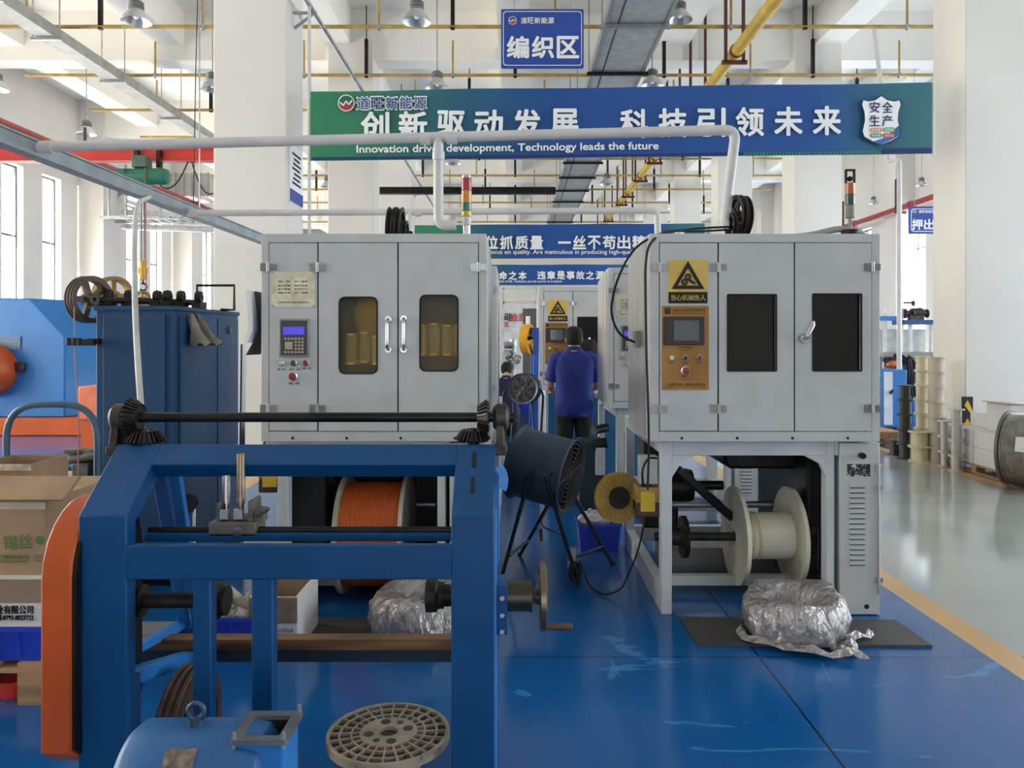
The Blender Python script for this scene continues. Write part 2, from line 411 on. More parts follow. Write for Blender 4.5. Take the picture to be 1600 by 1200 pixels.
# sprinkler branch pipes crossing the hall
ORD = ['first', 'second', 'third', 'fourth', 'fifth', 'sixth', 'seventh', 'eighth', 'ninth', 'tenth', 'eleventh', 'twelfth']
ZS = 7.05
PSET = [13.52, 16.0, 18.43, 20.9, 23.4, 25.8, 28.2, 30.9, 33.4, 36]
def sprinkler(i, d):
    t = thing('sprinkler_pipe', f'thin mustard sprinkler pipe under the ceiling, {ORD[i]} crossing counted from the hanging blue sign', 'pipe', (0, d, ZS), 'sprinkler pipes under the ceiling')
    MB().cyl((-10.2, d, ZS), (9.4, d, ZS), .034, n=10).build('main_pipe', SPRK, t)
    off = (i % 2)*1.1
    for k in range(6):
        X = -8.6+3.1*k+off
        MB().cyl((X, d, ZS), (X, d, ZS+.72), .022, n=8).build('riser', SPRK, t)
        MB().lathe([(0, -.07), (.03, -.06), (.014, -.04), (.045, -.03), (.045, .035), (.02, .05)], (X, d, ZS), (0, 0, 1), 10).build('sprinkler_head', ZINC, t)
        H = X+1.3
        ztop = ZB if min(abs(H-b_) for b_ in (-10.7, -7.3, -3.75, -.05, 3.35, 6.6, 9.6)) < .3 else ZC
        MB().box(H-.035, H+.035, d-.03, d+.03, ZS-.05, ZS+.75).cyl((H, d, ZS+.7), (H, d, ztop), .012, n=6).build('hanger', BLACK, t)
for i, d in enumerate(PSET): sprinkler(i, d)

# yellow gas main running into the distance
t = thing('gas_pipe', 'thick yellow gas pipe running into the distance beside the wide cable tray', 'pipe', (3.84, 11, 6.5))
MB().cyl((3.84, 6, 6.55), (3.84, 41, 6.55), .105, n=20).build('main_pipe', YELP, t)
for d in (13.3, 16.0, 18.5, 21.0, 23.4, 26, 27.6, 31.5, 34.2):
    MB().lathe([(.1, -.03), (.125, -.03), (.125, .03), (.1, .03)], (3.84, d, 6.55), (0, 1, 0), 20, closed=True).build('collar', mat('brown_clamp', (112, 72, 40), .5, .3), t)
    f = MB()
    for s in (-.155, .155): f.box(3.84+s-.025, 3.84+s+.025, d+.12, d+.17, 6.4, ZC-.012)
    f.box(3.62, 4.06, d+.12, d+.17, 6.36, 6.43).build('bracket', mat('rust_bracket', (88, 48, 36), .6), t)

# wide central cable tray
t = thing('cable_tray', 'wide grey covered cable tray running deep under the ceiling behind the hanging sign', 'cable tray', (2, 15, 6.85))
MB().box(1.56, 2.5, 7, 41, 6.85, 6.98).build('tray', mat('tray_grey', (168, 168, 164), .5, .3), t, bev=.01)
MB().box(1.5, 1.56, 7, 41, 6.83, 7.0).box(2.5, 2.55, 7, 41, 6.83, 7.0).build('side_rail', ZINC, t)
MB().box(1.72, 1.74, 7, 41, 6.842, 6.85).build('cover_seam', INK, t)
for k, d in enumerate((12.9, 15.2, 18, 20.4, 22.9, 25, 27.2, 29.4, 31.6, 34.5)):
    MB().box(1.42, 2.62, d-.04, d+.04, 6.77, 6.83).build('cross_bracket', BLACK if k else ZINC, t)
    MB().cyl((1.46, d, 6.77), (1.46, d, ZC), .013, n=6).cyl((2.58, d, 6.77), (2.58, d, ZC), .013, n=6).build('hanger_rod', ZINC, t)
# tray above the hoist
t = thing('cable_tray', 'narrow grey cable tray on thin rods descending across the ceiling toward the broad pillar', 'cable tray', (-8.1, 13, 6.8))
MB().box(-8.22, -7.9, 8, 20.5, 6.74, 6.76).box(-8.22, -8.2, 8, 20.5, 6.76, 6.92).box(-7.92, -7.9, 8, 20.5, 6.76, 6.92).box(-8.22, -7.9, 8, 20.5, 6.92, 6.935).build('tray', mat('tray_grey', (168, 168, 164)), t)
for d in (9.6, 11.7, 13.2, 15.4, 18.0):
    MB().box(-8.32, -7.8, d-.03, d+.03, 6.69, 6.735).build('cross_bracket', ZINC, t)
    MB().cyl((-8.29, d, 6.7), (-8.29, d, ZC), .012, n=6).cyl((-7.83, d, 6.7), (-7.83, d, ZC), .012, n=6).build('hanger_rod', ZINC, t)
# grey trunking low over the machines, with a hose hanging from it
TRX, TRZ = -2.91, 2.69
t = thing('cable_trunking', 'slim grey cable trunking running from the picture edge down to the pillar', 'trunking', (TRX, 5, TRZ))
MB().box(TRX-.045, TRX+.045, 1.8, 9.9, TRZ-.045, TRZ+.045).build('channel', mat('trunking_grey', (150, 158, 160), .45, .5), t, bev=.006)
MB().box(TRX-.05, TRX+.05, 1.8, 9.9, TRZ+.045, TRZ+.058).build('cover', mat('trunking_grey', (150, 158, 160)), t)
for d in (7.08,): MB().cyl((TRX, d, TRZ+.05), (TRX, d, 7.75 if d != 6.4 else ZC), .007, n=6).build('hanger_rod', ZINC, t)
hp = [P(222, 311, 6.0), P(215, 316, 5.6), P(211, 350, 5.1), P(210, 410, 4.75), P(211, 480, 4.5), P(215, 560, 4.35), P(221, 645, 4.25), P(226, 720, 4.25)]
hp[0].x = TRX+.05; hp[0].z = TRZ-.03
solo(MB().tube(round_path(hp, .3), .017, 10), 'flexible_hose', mat('white_hose', (206, 206, 204), .5, bump=.3, bs=200, stretch=(.05, .05, 1)), 'white flexible hose hanging in front of the blue cabinet from the grey trunking', 'hose')
# white suction duct feeding the two nearest machines
def duct(name, label, pts, r, tees, grp=None):
    t = thing(name, label, 'pipe', pts[0], grp)
    MB().tube(round_path(pts, r*2.2), r, 16).build('main_pipe', PVC, t)
    for p0, p1 in tees:
        MB().tube(round_path(p1, r*2.2), r*.98, 16).build('branch_pipe', PVC, t)
        a = (Vector(pts[1])-Vector(pts[0])).normalized()
        for u0, u1 in ((Vector(p0)-a*.11, Vector(p0)-a*.05), (Vector(p0)+a*.05, Vector(p0)+a*.11), (Vector(p1[0])-Vector((0, 0, .08)), Vector(p1[0])-Vector((0, 0, .13)))): MB().cyl(u0, u1, r*1.18).build('tee_collar', PVC, t)
    for q in (pts[0]+(pts[1]-pts[0]).normalized()*.05, ): MB().lathe([(r, -.05), (r*1.2, -.05), (r*1.2, .05), (r, .05)], q, pts[1]-pts[0], 18, closed=True).build('end_collar', PVC, t)
    return t
d = 4.62
A = P(58, 230, d); A.x = TRX+.03
B = P(1150, 203, d)
T1 = P(685, 216.5, d)
duct('suction_pipe', 'white plastic suction pipe passing in front of the long slogan banner', [A, B, P(1131, 352, 4.62), P(1165, 352, 4.62)], .031,
     [(T1, [T1, P(685, 352, d), P(712, 352, d)])])
d = 6.75
A = P(310, 333, d); A.x = TRX+.03
T1 = P(640, 332, d)
duct('suction_pipe', 'thinner white suction pipe crossing behind the tower light to the second machines', [A, P(1027, 329, d), P(1029, 425, d)], .029, [(T1, [T1, P(640, 420, d), P(652, 420, d)])])
# conduit on the pillar and its pole
t = thing('conduit_pipe', 'shiny conduit running past the pillar top with a vertical white drop pole', 'conduit', (-2.75, 10.4, 6))
MB().cyl((-2.72, 8.5, 5.97), (-2.72, 38, 5.97), .03, n=10).build('main_pipe', ZINC, t)
MB().cyl((-2.72, 10.15, 5.97), (-2.72, 10.15, 2.0), .022, n=10).build('drop_pole', PVC, t)
for d in (10.3, 16.4, 22.5): MB().box(-2.975, -2.66, d-.02, d+.02, 5.91, 5.94).bar((-2.96, d, 5.72), (-2.7, d, 5.92), .03, .03).build('bracket', ZINC, t)
# red fire pipes
for X, z, r, l in ((-9.95, 5.72, .11, 'red fire pipe along the window wall behind the crane girder'), (10.6, 5.15, .085, 'faded red fire pipe sloping past the blue extrusion area sign')):
    t = thing('fire_pipe', l, 'pipe', (X, 20, z))
    MB().cyl((X, 9, z), (X, 41, z), r, n=14).build('main_pipe', REDP, t)
    for d in (13, 17.5, 20.6, 24, 28, 33):
        MB().lathe([(r, -.05), (r*1.25, -.05), (r*1.25, .05), (r, .05)], (X, d, z), (0, 1, 0), 16, closed=True).build('coupling', REDP, t)
        MB().box(X-r-.06, X+r+.06, d+.5, d+.56, z-r-.06, z-r).box(X-r-.06, X-r-.02, d+.5, d+.56, z-r, z+.8).build('hanger', mat('rust_bracket', (88, 48, 36)), t)
# crane girder and hoist
GD = 13.2
t = thing('crane_girder', 'red crane girder crossing above the green electric hoist', 'crane girder', (-8, GD, 4.7))
z0, z1 = pz(253, GD), pz(231, GD)
MB().box(-12, -4.6, GD-.02, GD+.02, z0, z1).box(-12, -4.6, GD-.09, GD+.09, z0, z0+.02).box(-12, -4.6, GD-.09, GD+.09, z1-.02, z1).build('beam', RED, t)
MB().box(-12, -11.9, GD-.5, GD+.5, z0-.05, z1+.05).build('end_carriage', RED, t)
MB().box(-4.7, -4.6, GD-.5, GD+.5, z0-.05, z1+.05).build('end_carriage', RED, t)
c = P(222, 276, GD-.25)
t = thing('electric_hoist', 'green electric hoist hanging from the red girder', 'hoist', c)
MB().lathe([(0, -.44), (.1, -.44), (.13, -.41), (.135, -.25), (.12, -.24), (.12, -.1), (.15, -.09), (.15, .16), (.14, .17), (.14, .36), (.12, .43), (0, .45)], c, (1, 0, 0), 28).build('drum', GREEN, t)
f = MB()
for k in range(14):
    a = 2*PI*k/14; f.obox(c+Vector((-.17, .128*math.cos(a), .128*math.sin(a))), .16, .012, .02, (1, 0, 0), (0, math.cos(a), math.sin(a)))
f.build('cooling_rib', GREEN, t)
MB().box(c.x-.13, c.x+.13, c.y-.12, c.y+.1, c.z+.14, c.z+.34).build('control_box', mat('hoist_grey_green', (74, 98, 88), .5), t, bev=.02)
for s in (-.18, .2): MB().obox((c.x+s, c.y+.2, c.z+.34), .07, .1, .3, (1, 0, 0), (0, 1, 0)).build('trolley_bracket', DARK, t)
f = MB()
for s in (-.02, .03): f.cyl((c.x+.01+s, c.y, c.z-.1), (c.x+.01+s, c.y, 2.85), .007, n=6)
f.build('lifting_rope', DARK, t)
h = Vector((c.x+.015, c.y, 2.85))
MB().cyl(h+Vector((0, 0, .02)), h-Vector((0, 0, .3)), .05, .06).box(h.x-.07, h.x+.07, h.y-.04, h.y+.04, h.z-.2, h.z-.1).build('hook_block', mat('hook_yellow', (206, 160, 40), .5), t, bev=.01)
MB().tube(arc(h-Vector((0, 0, .42)), (1, 0, 0), (0, 0, 1), .06, PI*.6, -PI*.75), .018, 8).cyl(h-Vector((0, 0, .3)), h-Vector((0, 0, .36)), .015, n=8).build('hook', BLACK, t)
MB().tube([c+Vector((.13, -.15, .12)), c+Vector((.12, -.16, -.1)), c+Vector((.13, -.15, -.5)), (c.x+.14, c.y-.14, 1.6)], .009, 6).build('pendant_cable', REDP, t)
solo(MB().tube(sag(c+Vector((.25, .1, -.12)), P(297, 243, GD), .25)+sag(P(297, 243, GD), P(333, 302, GD), .22)[1:], .012, 6), 'festoon_cable', INK, 'black festoon cable looping below the red girder beside the green hoist', 'cable')
for x, y0, y1, d, l in ((306, 0, 330, 9.0, 'thin black wire hanging down beside the broad pillar face'),):
    solo(MB().tube([P(x+4, y0-40, d), P(x, 100, d), P(x-4, y1, d)], .006, 6), 'hanging_wire', INK, l, 'wire')
# silver ducts beyond the pillar
t = thing('ventilation_duct', 'silver ventilation duct with ribbed side beyond the red girder', 'duct', P(305, 275, 24))
MB().box(-12.2, -9.4, 23.6, 24.8, 5.95, 6.65).build('duct_body', STEEL, t)
f = MB()
for k in range(12): f.box(-12.2+.25*k, -12.17+.25*k, 23.56, 23.6, 5.92, 6.68)
f.build('rib', ZINC, t)
for z in (5.42, 5.2, 4.98): MB().cyl((-12.0, 23.4, z), (-7.6, 24.6, z), .09, n=12).build('insulated_pipe', mat('foil_wrap', (210, 210, 208), .4, .6, bump=.3, bs=30), t)
t = thing('cable_ladder', 'steel cable ladder on the window wall beneath the green hoist', 'cable ladder', P(200, 300, 22.5))
f = MB()
for s in (0, .75): f.box(-12.0, -9.6, 22.2+s, 22.25+s, 5.02, 5.12)
for k in range(9): f.box(-12+.29*k, -11.96+.29*k, 22.2, 23, 5.05, 5.09)
f.build('ladder', ZINC, t)
f = MB()
for k in range(4): f.box(-11.8+.5*k, -11.74+.5*k, 22.2, 22.25, 5.1, 6.6)
f.build('hanger_post', ZINC, t)
for x, y, d, l in ((1145, 46, 12.6, 'on the ceiling beside the yellow gas pipe'), (706, 52, 13, 'on the ceiling between the conduit and the hanging blue sign')):
    p = P(x, y, d); p.z = ZC
    solo(MB().lathe([(0, -.06), (.05, -.06), (.06, -.03), (.075, -.03), (.075, 0), (0, 0)], p, (0, 0, 1), 20), 'smoke_detector', WHITE, f'small white smoke detector {l}', 'smoke detector', 'smoke detectors')
t = thing('steel_beam', 'long dark steel beam crossing behind the red and amber tower light', 'beam', P(740, 298, 19))
MB().box(px(592, 19), px(868, 19), 18.95, 19.05, pz(302, 19), pz(294, 19)).build('web', BLACK, t)
MB().box(px(592, 19), px(868, 19), 18.9, 19.1, pz(302.5, 19)-.012, pz(302, 19)).box(px(592, 19), px(868, 19), 18.9, 19.1, pz(294, 19), pz(294, 19)+.012).build('flange', BLACK, t)
# ================================================================== BANNERS AND SIGNS
def banner_mat(name, stops):
    if name in MATS: return MATS[name]
    m = bpy.data.materials.new(name); m.use_nodes = True; MATS[name] = m
    nt = m.node_tree; N = nt.nodes; L = nt.links; b = N['Principled BSDF']; b.inputs['Roughness'].default_value = .55
    tc = N.new('ShaderNodeTexCoord'); sp = N.new('ShaderNodeSeparateXYZ'); L.new(tc.outputs['Generated'], sp.inputs[0])
    r = N.new('ShaderNodeValToRGB'); L.new(sp.outputs[0], r.inputs[0]); cr = r.color_ramp
    while len(cr.elements) < len(stops): cr.elements.new(.5)
    for e, (p, c) in zip(cr.elements, stops): e.position = p; e.color = lin(c)+(1,)
    L.new(r.outputs[0], b.inputs['Base Color']); return m
BAN = banner_mat('banner_print', [(0, (40, 128, 84)), (.09, (48, 122, 96)), (.24, (30, 92, 120)), (.4, (24, 76, 148)), (.82, (24, 78, 150)), (.93, (44, 104, 122)), (1, (54, 112, 120))])
NAVY = mat('navy_stripe', (18, 42, 104), .5)
LOGOG = mat('logo_green', (34, 104, 92), .5); LOGOR = mat('logo_red', (190, 44, 60), .5)
BRANDC = mat('brand_letter_blue', (26, 74, 140), .5)
def logo(c, r, parent, y):
    """round emblem: white rim, green upper and red lower half, white zigzag"""
    c = Vector(c)
    MB().lathe([(r*.9, 0), (r, 0), (r, .003), (r*.9, .003)], c, (0, -1, 0), 28, closed=True).build('logo_rim', WHITE, parent)
    up = [(r*.86*math.cos(a), r*.86*math.sin(a)) for a in [PI*(.02+.96*k/14) for k in range(15)]]
    MB().prism(up, c, (1, 0, 0), (0, 0, 1), .003).build('logo_field', LOGOG, parent)
    dn = [(r*.86*math.cos(a), r*.86*math.sin(a)) for a in [PI*(1.04+.92*k/14) for k in range(15)]]
    MB().prism(dn, c, (1, 0, 0), (0, 0, 1), .003).build('logo_field', LOGOR, parent)
    pts = [(-.75, .1), (-.35, -.3), (0, .25), (.3, -.2), (.7, .3)]
    f = MB()
    for a, b in zip(pts, pts[1:]): f.bar(c+Vector((a[0]*r, -.004, a[1]*r)), c+Vector((b[0]*r, -.004, b[1]*r)), .004, r*.16, (0, 1, 0))
    f.build('logo_mark', WHITE, parent)
def banner(name, label, d, corners, grp):
    """corners: pixel TL, TR, BR, BL at distance d; a thin printed sheet with a slight ripple"""
    t = thing(name, label, 'banner', P(*corners[3], d), grp)
    n = 40; mb = MB(); rows = []
    (a, b, c, e) = corners
    for k in range(n+1):
        q = k/n; x0 = a[0]+(b[0]-a[0])*q; yt = a[1]+(b[1]-a[1])*q+.9*math.sin(q*17)*math.sin(q*PI)*12/d; yb = e[1]+(c[1]-e[1])*q
        off = .01*math.sin(q*23)
        rows.append([P(x0, yt, d)+Vector((0, off, 0)), P(x0, yb, d)+Vector((0, off, 0)), P(x0, yb, d)+Vector((0, off+.012, 0)), P(x0, yt, d)+Vector((0, off+.012, 0))])
    mb.loft(rows); mb.build('printed_sheet', BAN, t)
    for s, q in ((0, a), (1, b)):
        p0 = P(*q, d); p1 = P(*(e if s == 0 else c), d)
        MB().cyl(p0+Vector((-.03+.06*s, .02, .03)), p1+Vector((-.03+.06*s, .02, -.03)), .018, n=8).build('edge_rod', PVC, t)
    return t
d = 9.9; dd = d-.03
t = banner('slogan_banner', 'long green to blue slogan banner stretched high between the two nearest pillars', d, [(485, 143), (1456, 129), (1456, 240), (485, 251)], 'slogan banners')
chars = '创新驱动发展'; c2 = '科技引领未来'
it = [(ch, P(586+59.2*k, 198-.9*k, dd), 45*d/F, 42*d/F) for k, ch in enumerate(chars)]
it += [(ch, P(991+60.2*k, 193-.9*k, dd), 43*d/F, 42*d/F) for k, ch in enumerate(c2)]
text(it, WHITE, t, 'slogan_lettering', .004, bold=.03)
tilt = Matrix.Rotation(math.atan2(11.5, 971), 4, 'Y').inverted() @ Matrix.Rotation(PI/2, 4, 'X')
text([('Innovation drives development, Technology leads the future', P(793, 232, dd), 15*d/F, 470*d/F)], WHITE, t, 'english_lettering', .004, tilt, bold=.025)
text([(ch, P(567+22.4*k, 161.5-.2*k, dd), 20.5*d/F, 20*d/F) for k, ch in enumerate('道旺新能源')], WHITE, t, 'brand_outline', .003, bold=.06)
text([(ch, P(567+22.4*k, 161.5-.2*k, dd-.006), 18.5*d/F, 18.5*d/F) for k, ch in enumerate('道旺新能源')], BRANDC, t, 'brand_lettering', .003, bold=.012)
logo(P(541, 161, dd), 13*d/F, t, d)
f = MB()
for k in range(43):
    x = 1163+5*k; y = 241-(x-1163)*.0115; h = 3
    for s in (-1, 1): f.bar(P(x+3, y+s*h, dd), P(x, y, dd), .004, .014, (0, 1, 0))
f.build('chevron_strip', mat('chevron_green', (62, 150, 110), .5), t)
MB()._faces([P(1382, 232, dd), P(1456, 231, dd), P(1456, 239, dd), P(1382, 240, dd)], [(0, 1, 2, 3)]).build('navy_stripe', NAVY, t, smooth=0)
MB()._faces([P(487, 246, dd), P(1160, 238.5, dd), P(1160, 241, dd), P(487, 250, dd)], [(0, 1, 2, 3)]).build('navy_stripe', NAVY, t, smooth=0)
# shield emblem: 安全生产
def shield(cx, cy, k, d, parent):
    half = [(0, 40), (-10, 33), (-22, 31), (-30, 33), (-32, 26), (-28, 14), (-27, 0), (-31, -18), (-28, -27), (-16, -34), (0, -40)]
    out = half+[(-x, y) for x, y in half[-2:0:-1]]
    s = k*d/F
    o = [(x*s, y*s) for x, y in out]
    o_in = [(x*.94, y*.94) for x, y in o]
    c = P(cx, cy, d)
    MB().prism(o, c, (1, 0, 0), (0, 0, 1), .002).build('shield_border', NAVY, parent)
    MB().prism(o_in, c+Vector((0, -.003, 0)), (1, 0, 0), (0, 0, 1), .002).build('shield_field', WHITE, parent)
    sw = [(-12*s, -33*s), (0, -37.4*s), (15*s, -31*s), (26*s, -25*s), (29*s, -17*s), (27.5*s, -8*s), (20*s, -14*s), (6*s, -27*s)]
    MB().prism(sw, c+Vector((0, -.006, 0)), (1, 0, 0), (0, 0, 1), .002).build('shield_swoosh', mat('swoosh_blue', (36, 110, 170), .5), parent)
    q = lambda x, y, e=.009: c+Vector((x*s, -e, y*s))
    text([('安', q(-11, 20), 17*s, 16*s), ('全', q(9, 20), 17*s, 16*s), ('生', q(-11, -1), 17*s, 16*s), ('产', q(9, -1), 17*s, 16*s)], NAVY, parent, 'shield_lettering', .002, bold=.01)
    for x, y, cc, st in ((-9, -15.5, (226, 150, 110), '抓质量'), (11.5, -15, (110, 170, 120), '创效益'), (-9, -24, (90, 150, 130), '降成本'), (11.5, -24, (200, 60, 50), '保安全')):
        MB().prism([(a*s, b*s) for a, b in rrect(19, 7, 3.4)], q(x, y, .01), (1, 0, 0), (0, 0, 1), .002).build('shield_pill', mat('pill_%d' % cc[0], cc, .5), parent)
        text([(st, q(x, y, .014), 4.6*s, 14*s)], WHITE, parent, 'pill_lettering', .001)
shield(1377, 188, 1.0, dd-.01, t)
# second and third banners further down the aisle
d = 21.6; dd = d-.05
t = banner('slogan_banner', 'second slogan banner beyond the tower light, about careful quality', d, [(648, 352), (1101, 349), (1101, 402), (648, 405)], 'slogan banners')
text([(ch, P(697.5+23.5*k, 379, dd), 20*d/F, 19.5*d/F) for k, ch in enumerate('全员定位抓质量')]+[(ch, P(882+23.2*k, 379-.1*k, dd), (20 if ch != '一' else 3.4)*d/F, 19.5*d/F) for k, ch in enumerate('一丝不苟出精品')], WHITE, t, 'slogan_lettering', .01, bold=.03)
text([('On the job, we focus on quality. Are meticulous in producing high-quality products', P(868, 394.5, dd), 8.4*d/F, 336*d/F)], WHITE, t, 'english_lettering', .006, bold=.012)
shield(1056, 376, .45, dd-.01, t)
d = 34.4; dd = d-.05
t = banner('slogan_banner', 'farthest slogan banner low above the aisle, about safety and accidents', d, [(703, 414), (1008, 413), (1008, 445), (703, 446)], 'slogan banners')
text([(ch, P(740+15.3*k, 430.5, dd), 12.5*d/F, 12.5*d/F) for k, ch in enumerate('安全生命之本')]+[(ch, P(846+15.2*k, 430, dd), 12.5*d/F, 12.5*d/F) for k, ch in enumerate('违章是事故之源')], WHITE, t, 'slogan_lettering', .01, bold=.03)
text([('Safety is the foundation of life. Violations are the source of accidents', P(810, 440, dd), 4.6*d/F, 136*d/F)], WHITE, t, 'english_lettering', .006, bold=.012)
# hanging area signs
def area_sign(label, word, cx, cy, w_, h_, d, ropes):
    s = d/F; c = P(cx, cy, d)
    t = thing('hanging_sign', label, 'sign', c-Vector((0, 0, h_/2*s)), 'hanging area signs')
    MB().prism([(a*s, b*s) for a, b in rrect(w_, h_, 2)], c+Vector((0, .02, 0)), (1, 0, 0), (0, 0, 1), .025).build('sign_board', SIGNB, t)
    e = .008
    MB().ring_prism([(a*s, b*s) for a, b in rrect(w_-6, h_-7, 5)], [(a*s, b*s) for a, b in rrect(w_-8, h_-9, 4.5)], c+Vector((0, -e, 0)), (1, 0, 0), (0, 0, 1), .003).build('border_line', WHITE, t)
    q = lambda x, y: c+Vector((x*s, -e-.003, y*s))
    k = w_/130
    text([(ch, q((-38.5+39.3*i)*k, -14*k), 33*k*s, 33*k*s) for i, ch in enumerate(word)], WHITE, t, 'area_lettering', .003, bold=.035)
    text([(ch, q((-29+10.6*i)*k, 28*k), 9.4*k*s, 9.4*k*s) for i, ch in enumerate('道旺新能源')], WHITE, t, 'brand_lettering', .002, bold=.02)
    logo(q(-47*k, 28*k), 6.5*k*s, t, d)
    for x in ropes: MB().cyl(c+Vector((x*s, .01, h_/2*s)), (c.x+x*s, c.y+.01, ZB), .006, n=6).build('hanger_cord', ZINC, t)
area_sign('blue braiding area sign hanging above the slogan banner', '编织区', 847.5, 60.5, 129, 92, 8.4, (-44, 45))
area_sign('blue extrusion area sign partly hidden by the pillar beside the window wall', '押出区', 1451, 344, 62, 43, 17.5, (-22, 24))
# narrow notice board on the inner side of the broad pillar
d = 10.3
t = thing('notice_board', 'narrow upright white notice board on the side of the broad pillar', 'notice board', (-2.975, 10.4, 3.3))
z0, z1 = pz(317, 10.3), pz(228, 10.3)
MB().box(-2.978, -2.955, 10.08, 10.68, z0, z1).build('board', WHITE, t)
MB().box(-2.955, -2.95, 10.08, 10.68, z0, z0+.16).build('blue_footer', SIGNB, t)
f = MB()
for k in range(7): f.box(-2.955, -2.951, 10.18+.04*(k % 3), 10.58-.05*(k % 2), z0+.24+.065*k, z0+.27+.065*k)
f.build('printed_line', INK, t)
# far inspection board at the end of the aisle
d = 16.0
t = thing('inspection_board', 'white inspection board with red characters at the far end of the aisle', 'board', P(800, 560, d))
MB().box(px(770, d), px(826, d), d, d+.06, 0, pz(474, d)).build('board', mat('board_white', (222, 222, 220), .5), t)
text([('间', P(791, 496, d-.02), .17, .17)], INK, t, 'lettering', .006, bold=.02)
text([('检', P(803, 496, d-.02), .17, .15), ('查', P(816, 495, d-.02), .17, .15), ('质', P(791, 507, d-.02), .12, .1)], RED, t, 'lettering', .006, bold=.01)
MB().box(px(770, d), px(826, d), d-.015, d, pz(508.5, d), pz(507.5, d)).build('rail', WHITE, t)
# ================================================================== BRAIDING MACHINES
PANE_D = glass('black_acrylic', (16, 13, 13), .03, .12)
PANE_L = glass('smoky_window', (226, 218, 196), .92, .2)
PAPER = mat('printed_paper', (238, 236, 240), .6, var=.01)
PLATE = mat('worn_steel_plate', (222, 214, 190), .3, .5, var=.12, vs=14, bump=.08, bs=18)
KEYP = mat('keypad_grey', (70, 70, 72), .5, var=.05)
LCD = mat('blue_lcd', (70, 66, 190), .3, var=.04, emit=((80, 76, 220), .35))
SCREEN = mat('grey_screen', (96, 102, 108), .15, var=.05)
BTN_R = mat('red_button', (150, 40, 44), .35); BTN_G = mat('green_button', (50, 84, 74), .35); BTN_W = mat('white_button', (240, 236, 200), .35); BTN_K = mat('dark_button', (52, 30, 34), .35)
AMBER = mat('amber_plastic', (176, 140, 66), .35, var=.15, vs=9)
YLABEL = mat('yellow_label', (214, 178, 40), .5)
HINGE = mat('hinge_steel', (150, 150, 150), .3, .9, var=.1)
def hinge(t, x, y, z, flip=1, round_leaf=False):
    f = MB().cyl((x, y-.012, z-.027), (x, y-.012, z+.027), .009, n=10)
    f.box(x-.045, x-.008, y-.006, y, z-.022, z+.022)
    f.box(x+.008, x+.045, y-.006, y, z-.018, z+.018)
    for sx in (-.036, -.02, .02, .036):
        for sz in (-.012, .012): f.cyl((x+sx, y-.009, z+sz), (x+sx, y-.005, z+sz), .004, n=8)
    f.build('hinge', HINGE, t)
def button(t, x, y, z, r, m, ring=CHROME, big=False):
    o = MB().lathe([(r*.8, -.012), (r*1.25, -.01), (r*1.25, 0), (r*.8, 0)], (x, y, z), (0, 1, 0), 18, closed=True).build('push_button', ring, t)
    MB().lathe([(0, -.03 if big else -.018), (r*.9, -.028 if big else -.016), (r, -.02 if big else -.012), (r*.7, 0), (0, 0)], (x, y, z), (0, 1, 0), 18).build('cap', m, o)
def door(t, x0, x1, z0, z1, y, win=None, wr=.02, pane=None, label=None):
    """door leaf with rounded window cut-out"""
    cx, cz = (x0+x1)/2, (z0+z1)/2
    if not win:
        return MB().box(x0, x1, y, y+.02, z0, z1).build('door', GREYP, t, bev=.003)
    wx0, wx1, wz0, wz1 = win
    n = 4
    inn = [(a+(wx0+wx1)/2, b+(wz0+wz1)/2) for a, b in rrect(wx1-wx0, wz1-wz0, wr, n)]
    k = len(inn)//4; out = []
    for q, (ox, oz) in enumerate(((x1, z1), (x0, z1), (x0, z0), (x1, z0))): out += [(ox+1e-5*i, oz) for i in range(k)]
    o = MB().ring_prism(out, inn, (0, y, 0), (1, 0, 0), (0, 0, 1), -.02).build('door', GREYP, t, smooth=30)
    f = [(a+(wx0+wx1)/2, b+(wz0+wz1)/2) for a, b in rrect(wx1-wx0+.012, wz1-wz0+.012, wr+.005, n)]
    MB().ring_prism(f, [(a*.97+.03*(wx0+wx1)/2, b*.99+.01*(wz0+wz1)/2) for a, b in inn], (0, y+.003, 0), (1, 0, 0), (0, 0, 1), .006).build('window_gasket', GASK, o)
    MB().prism(f, (0, y+.018, 0), (1, 0, 0), (0, 0, 1), -.006).build('window_pane', pane, o, smooth=0)
    return o
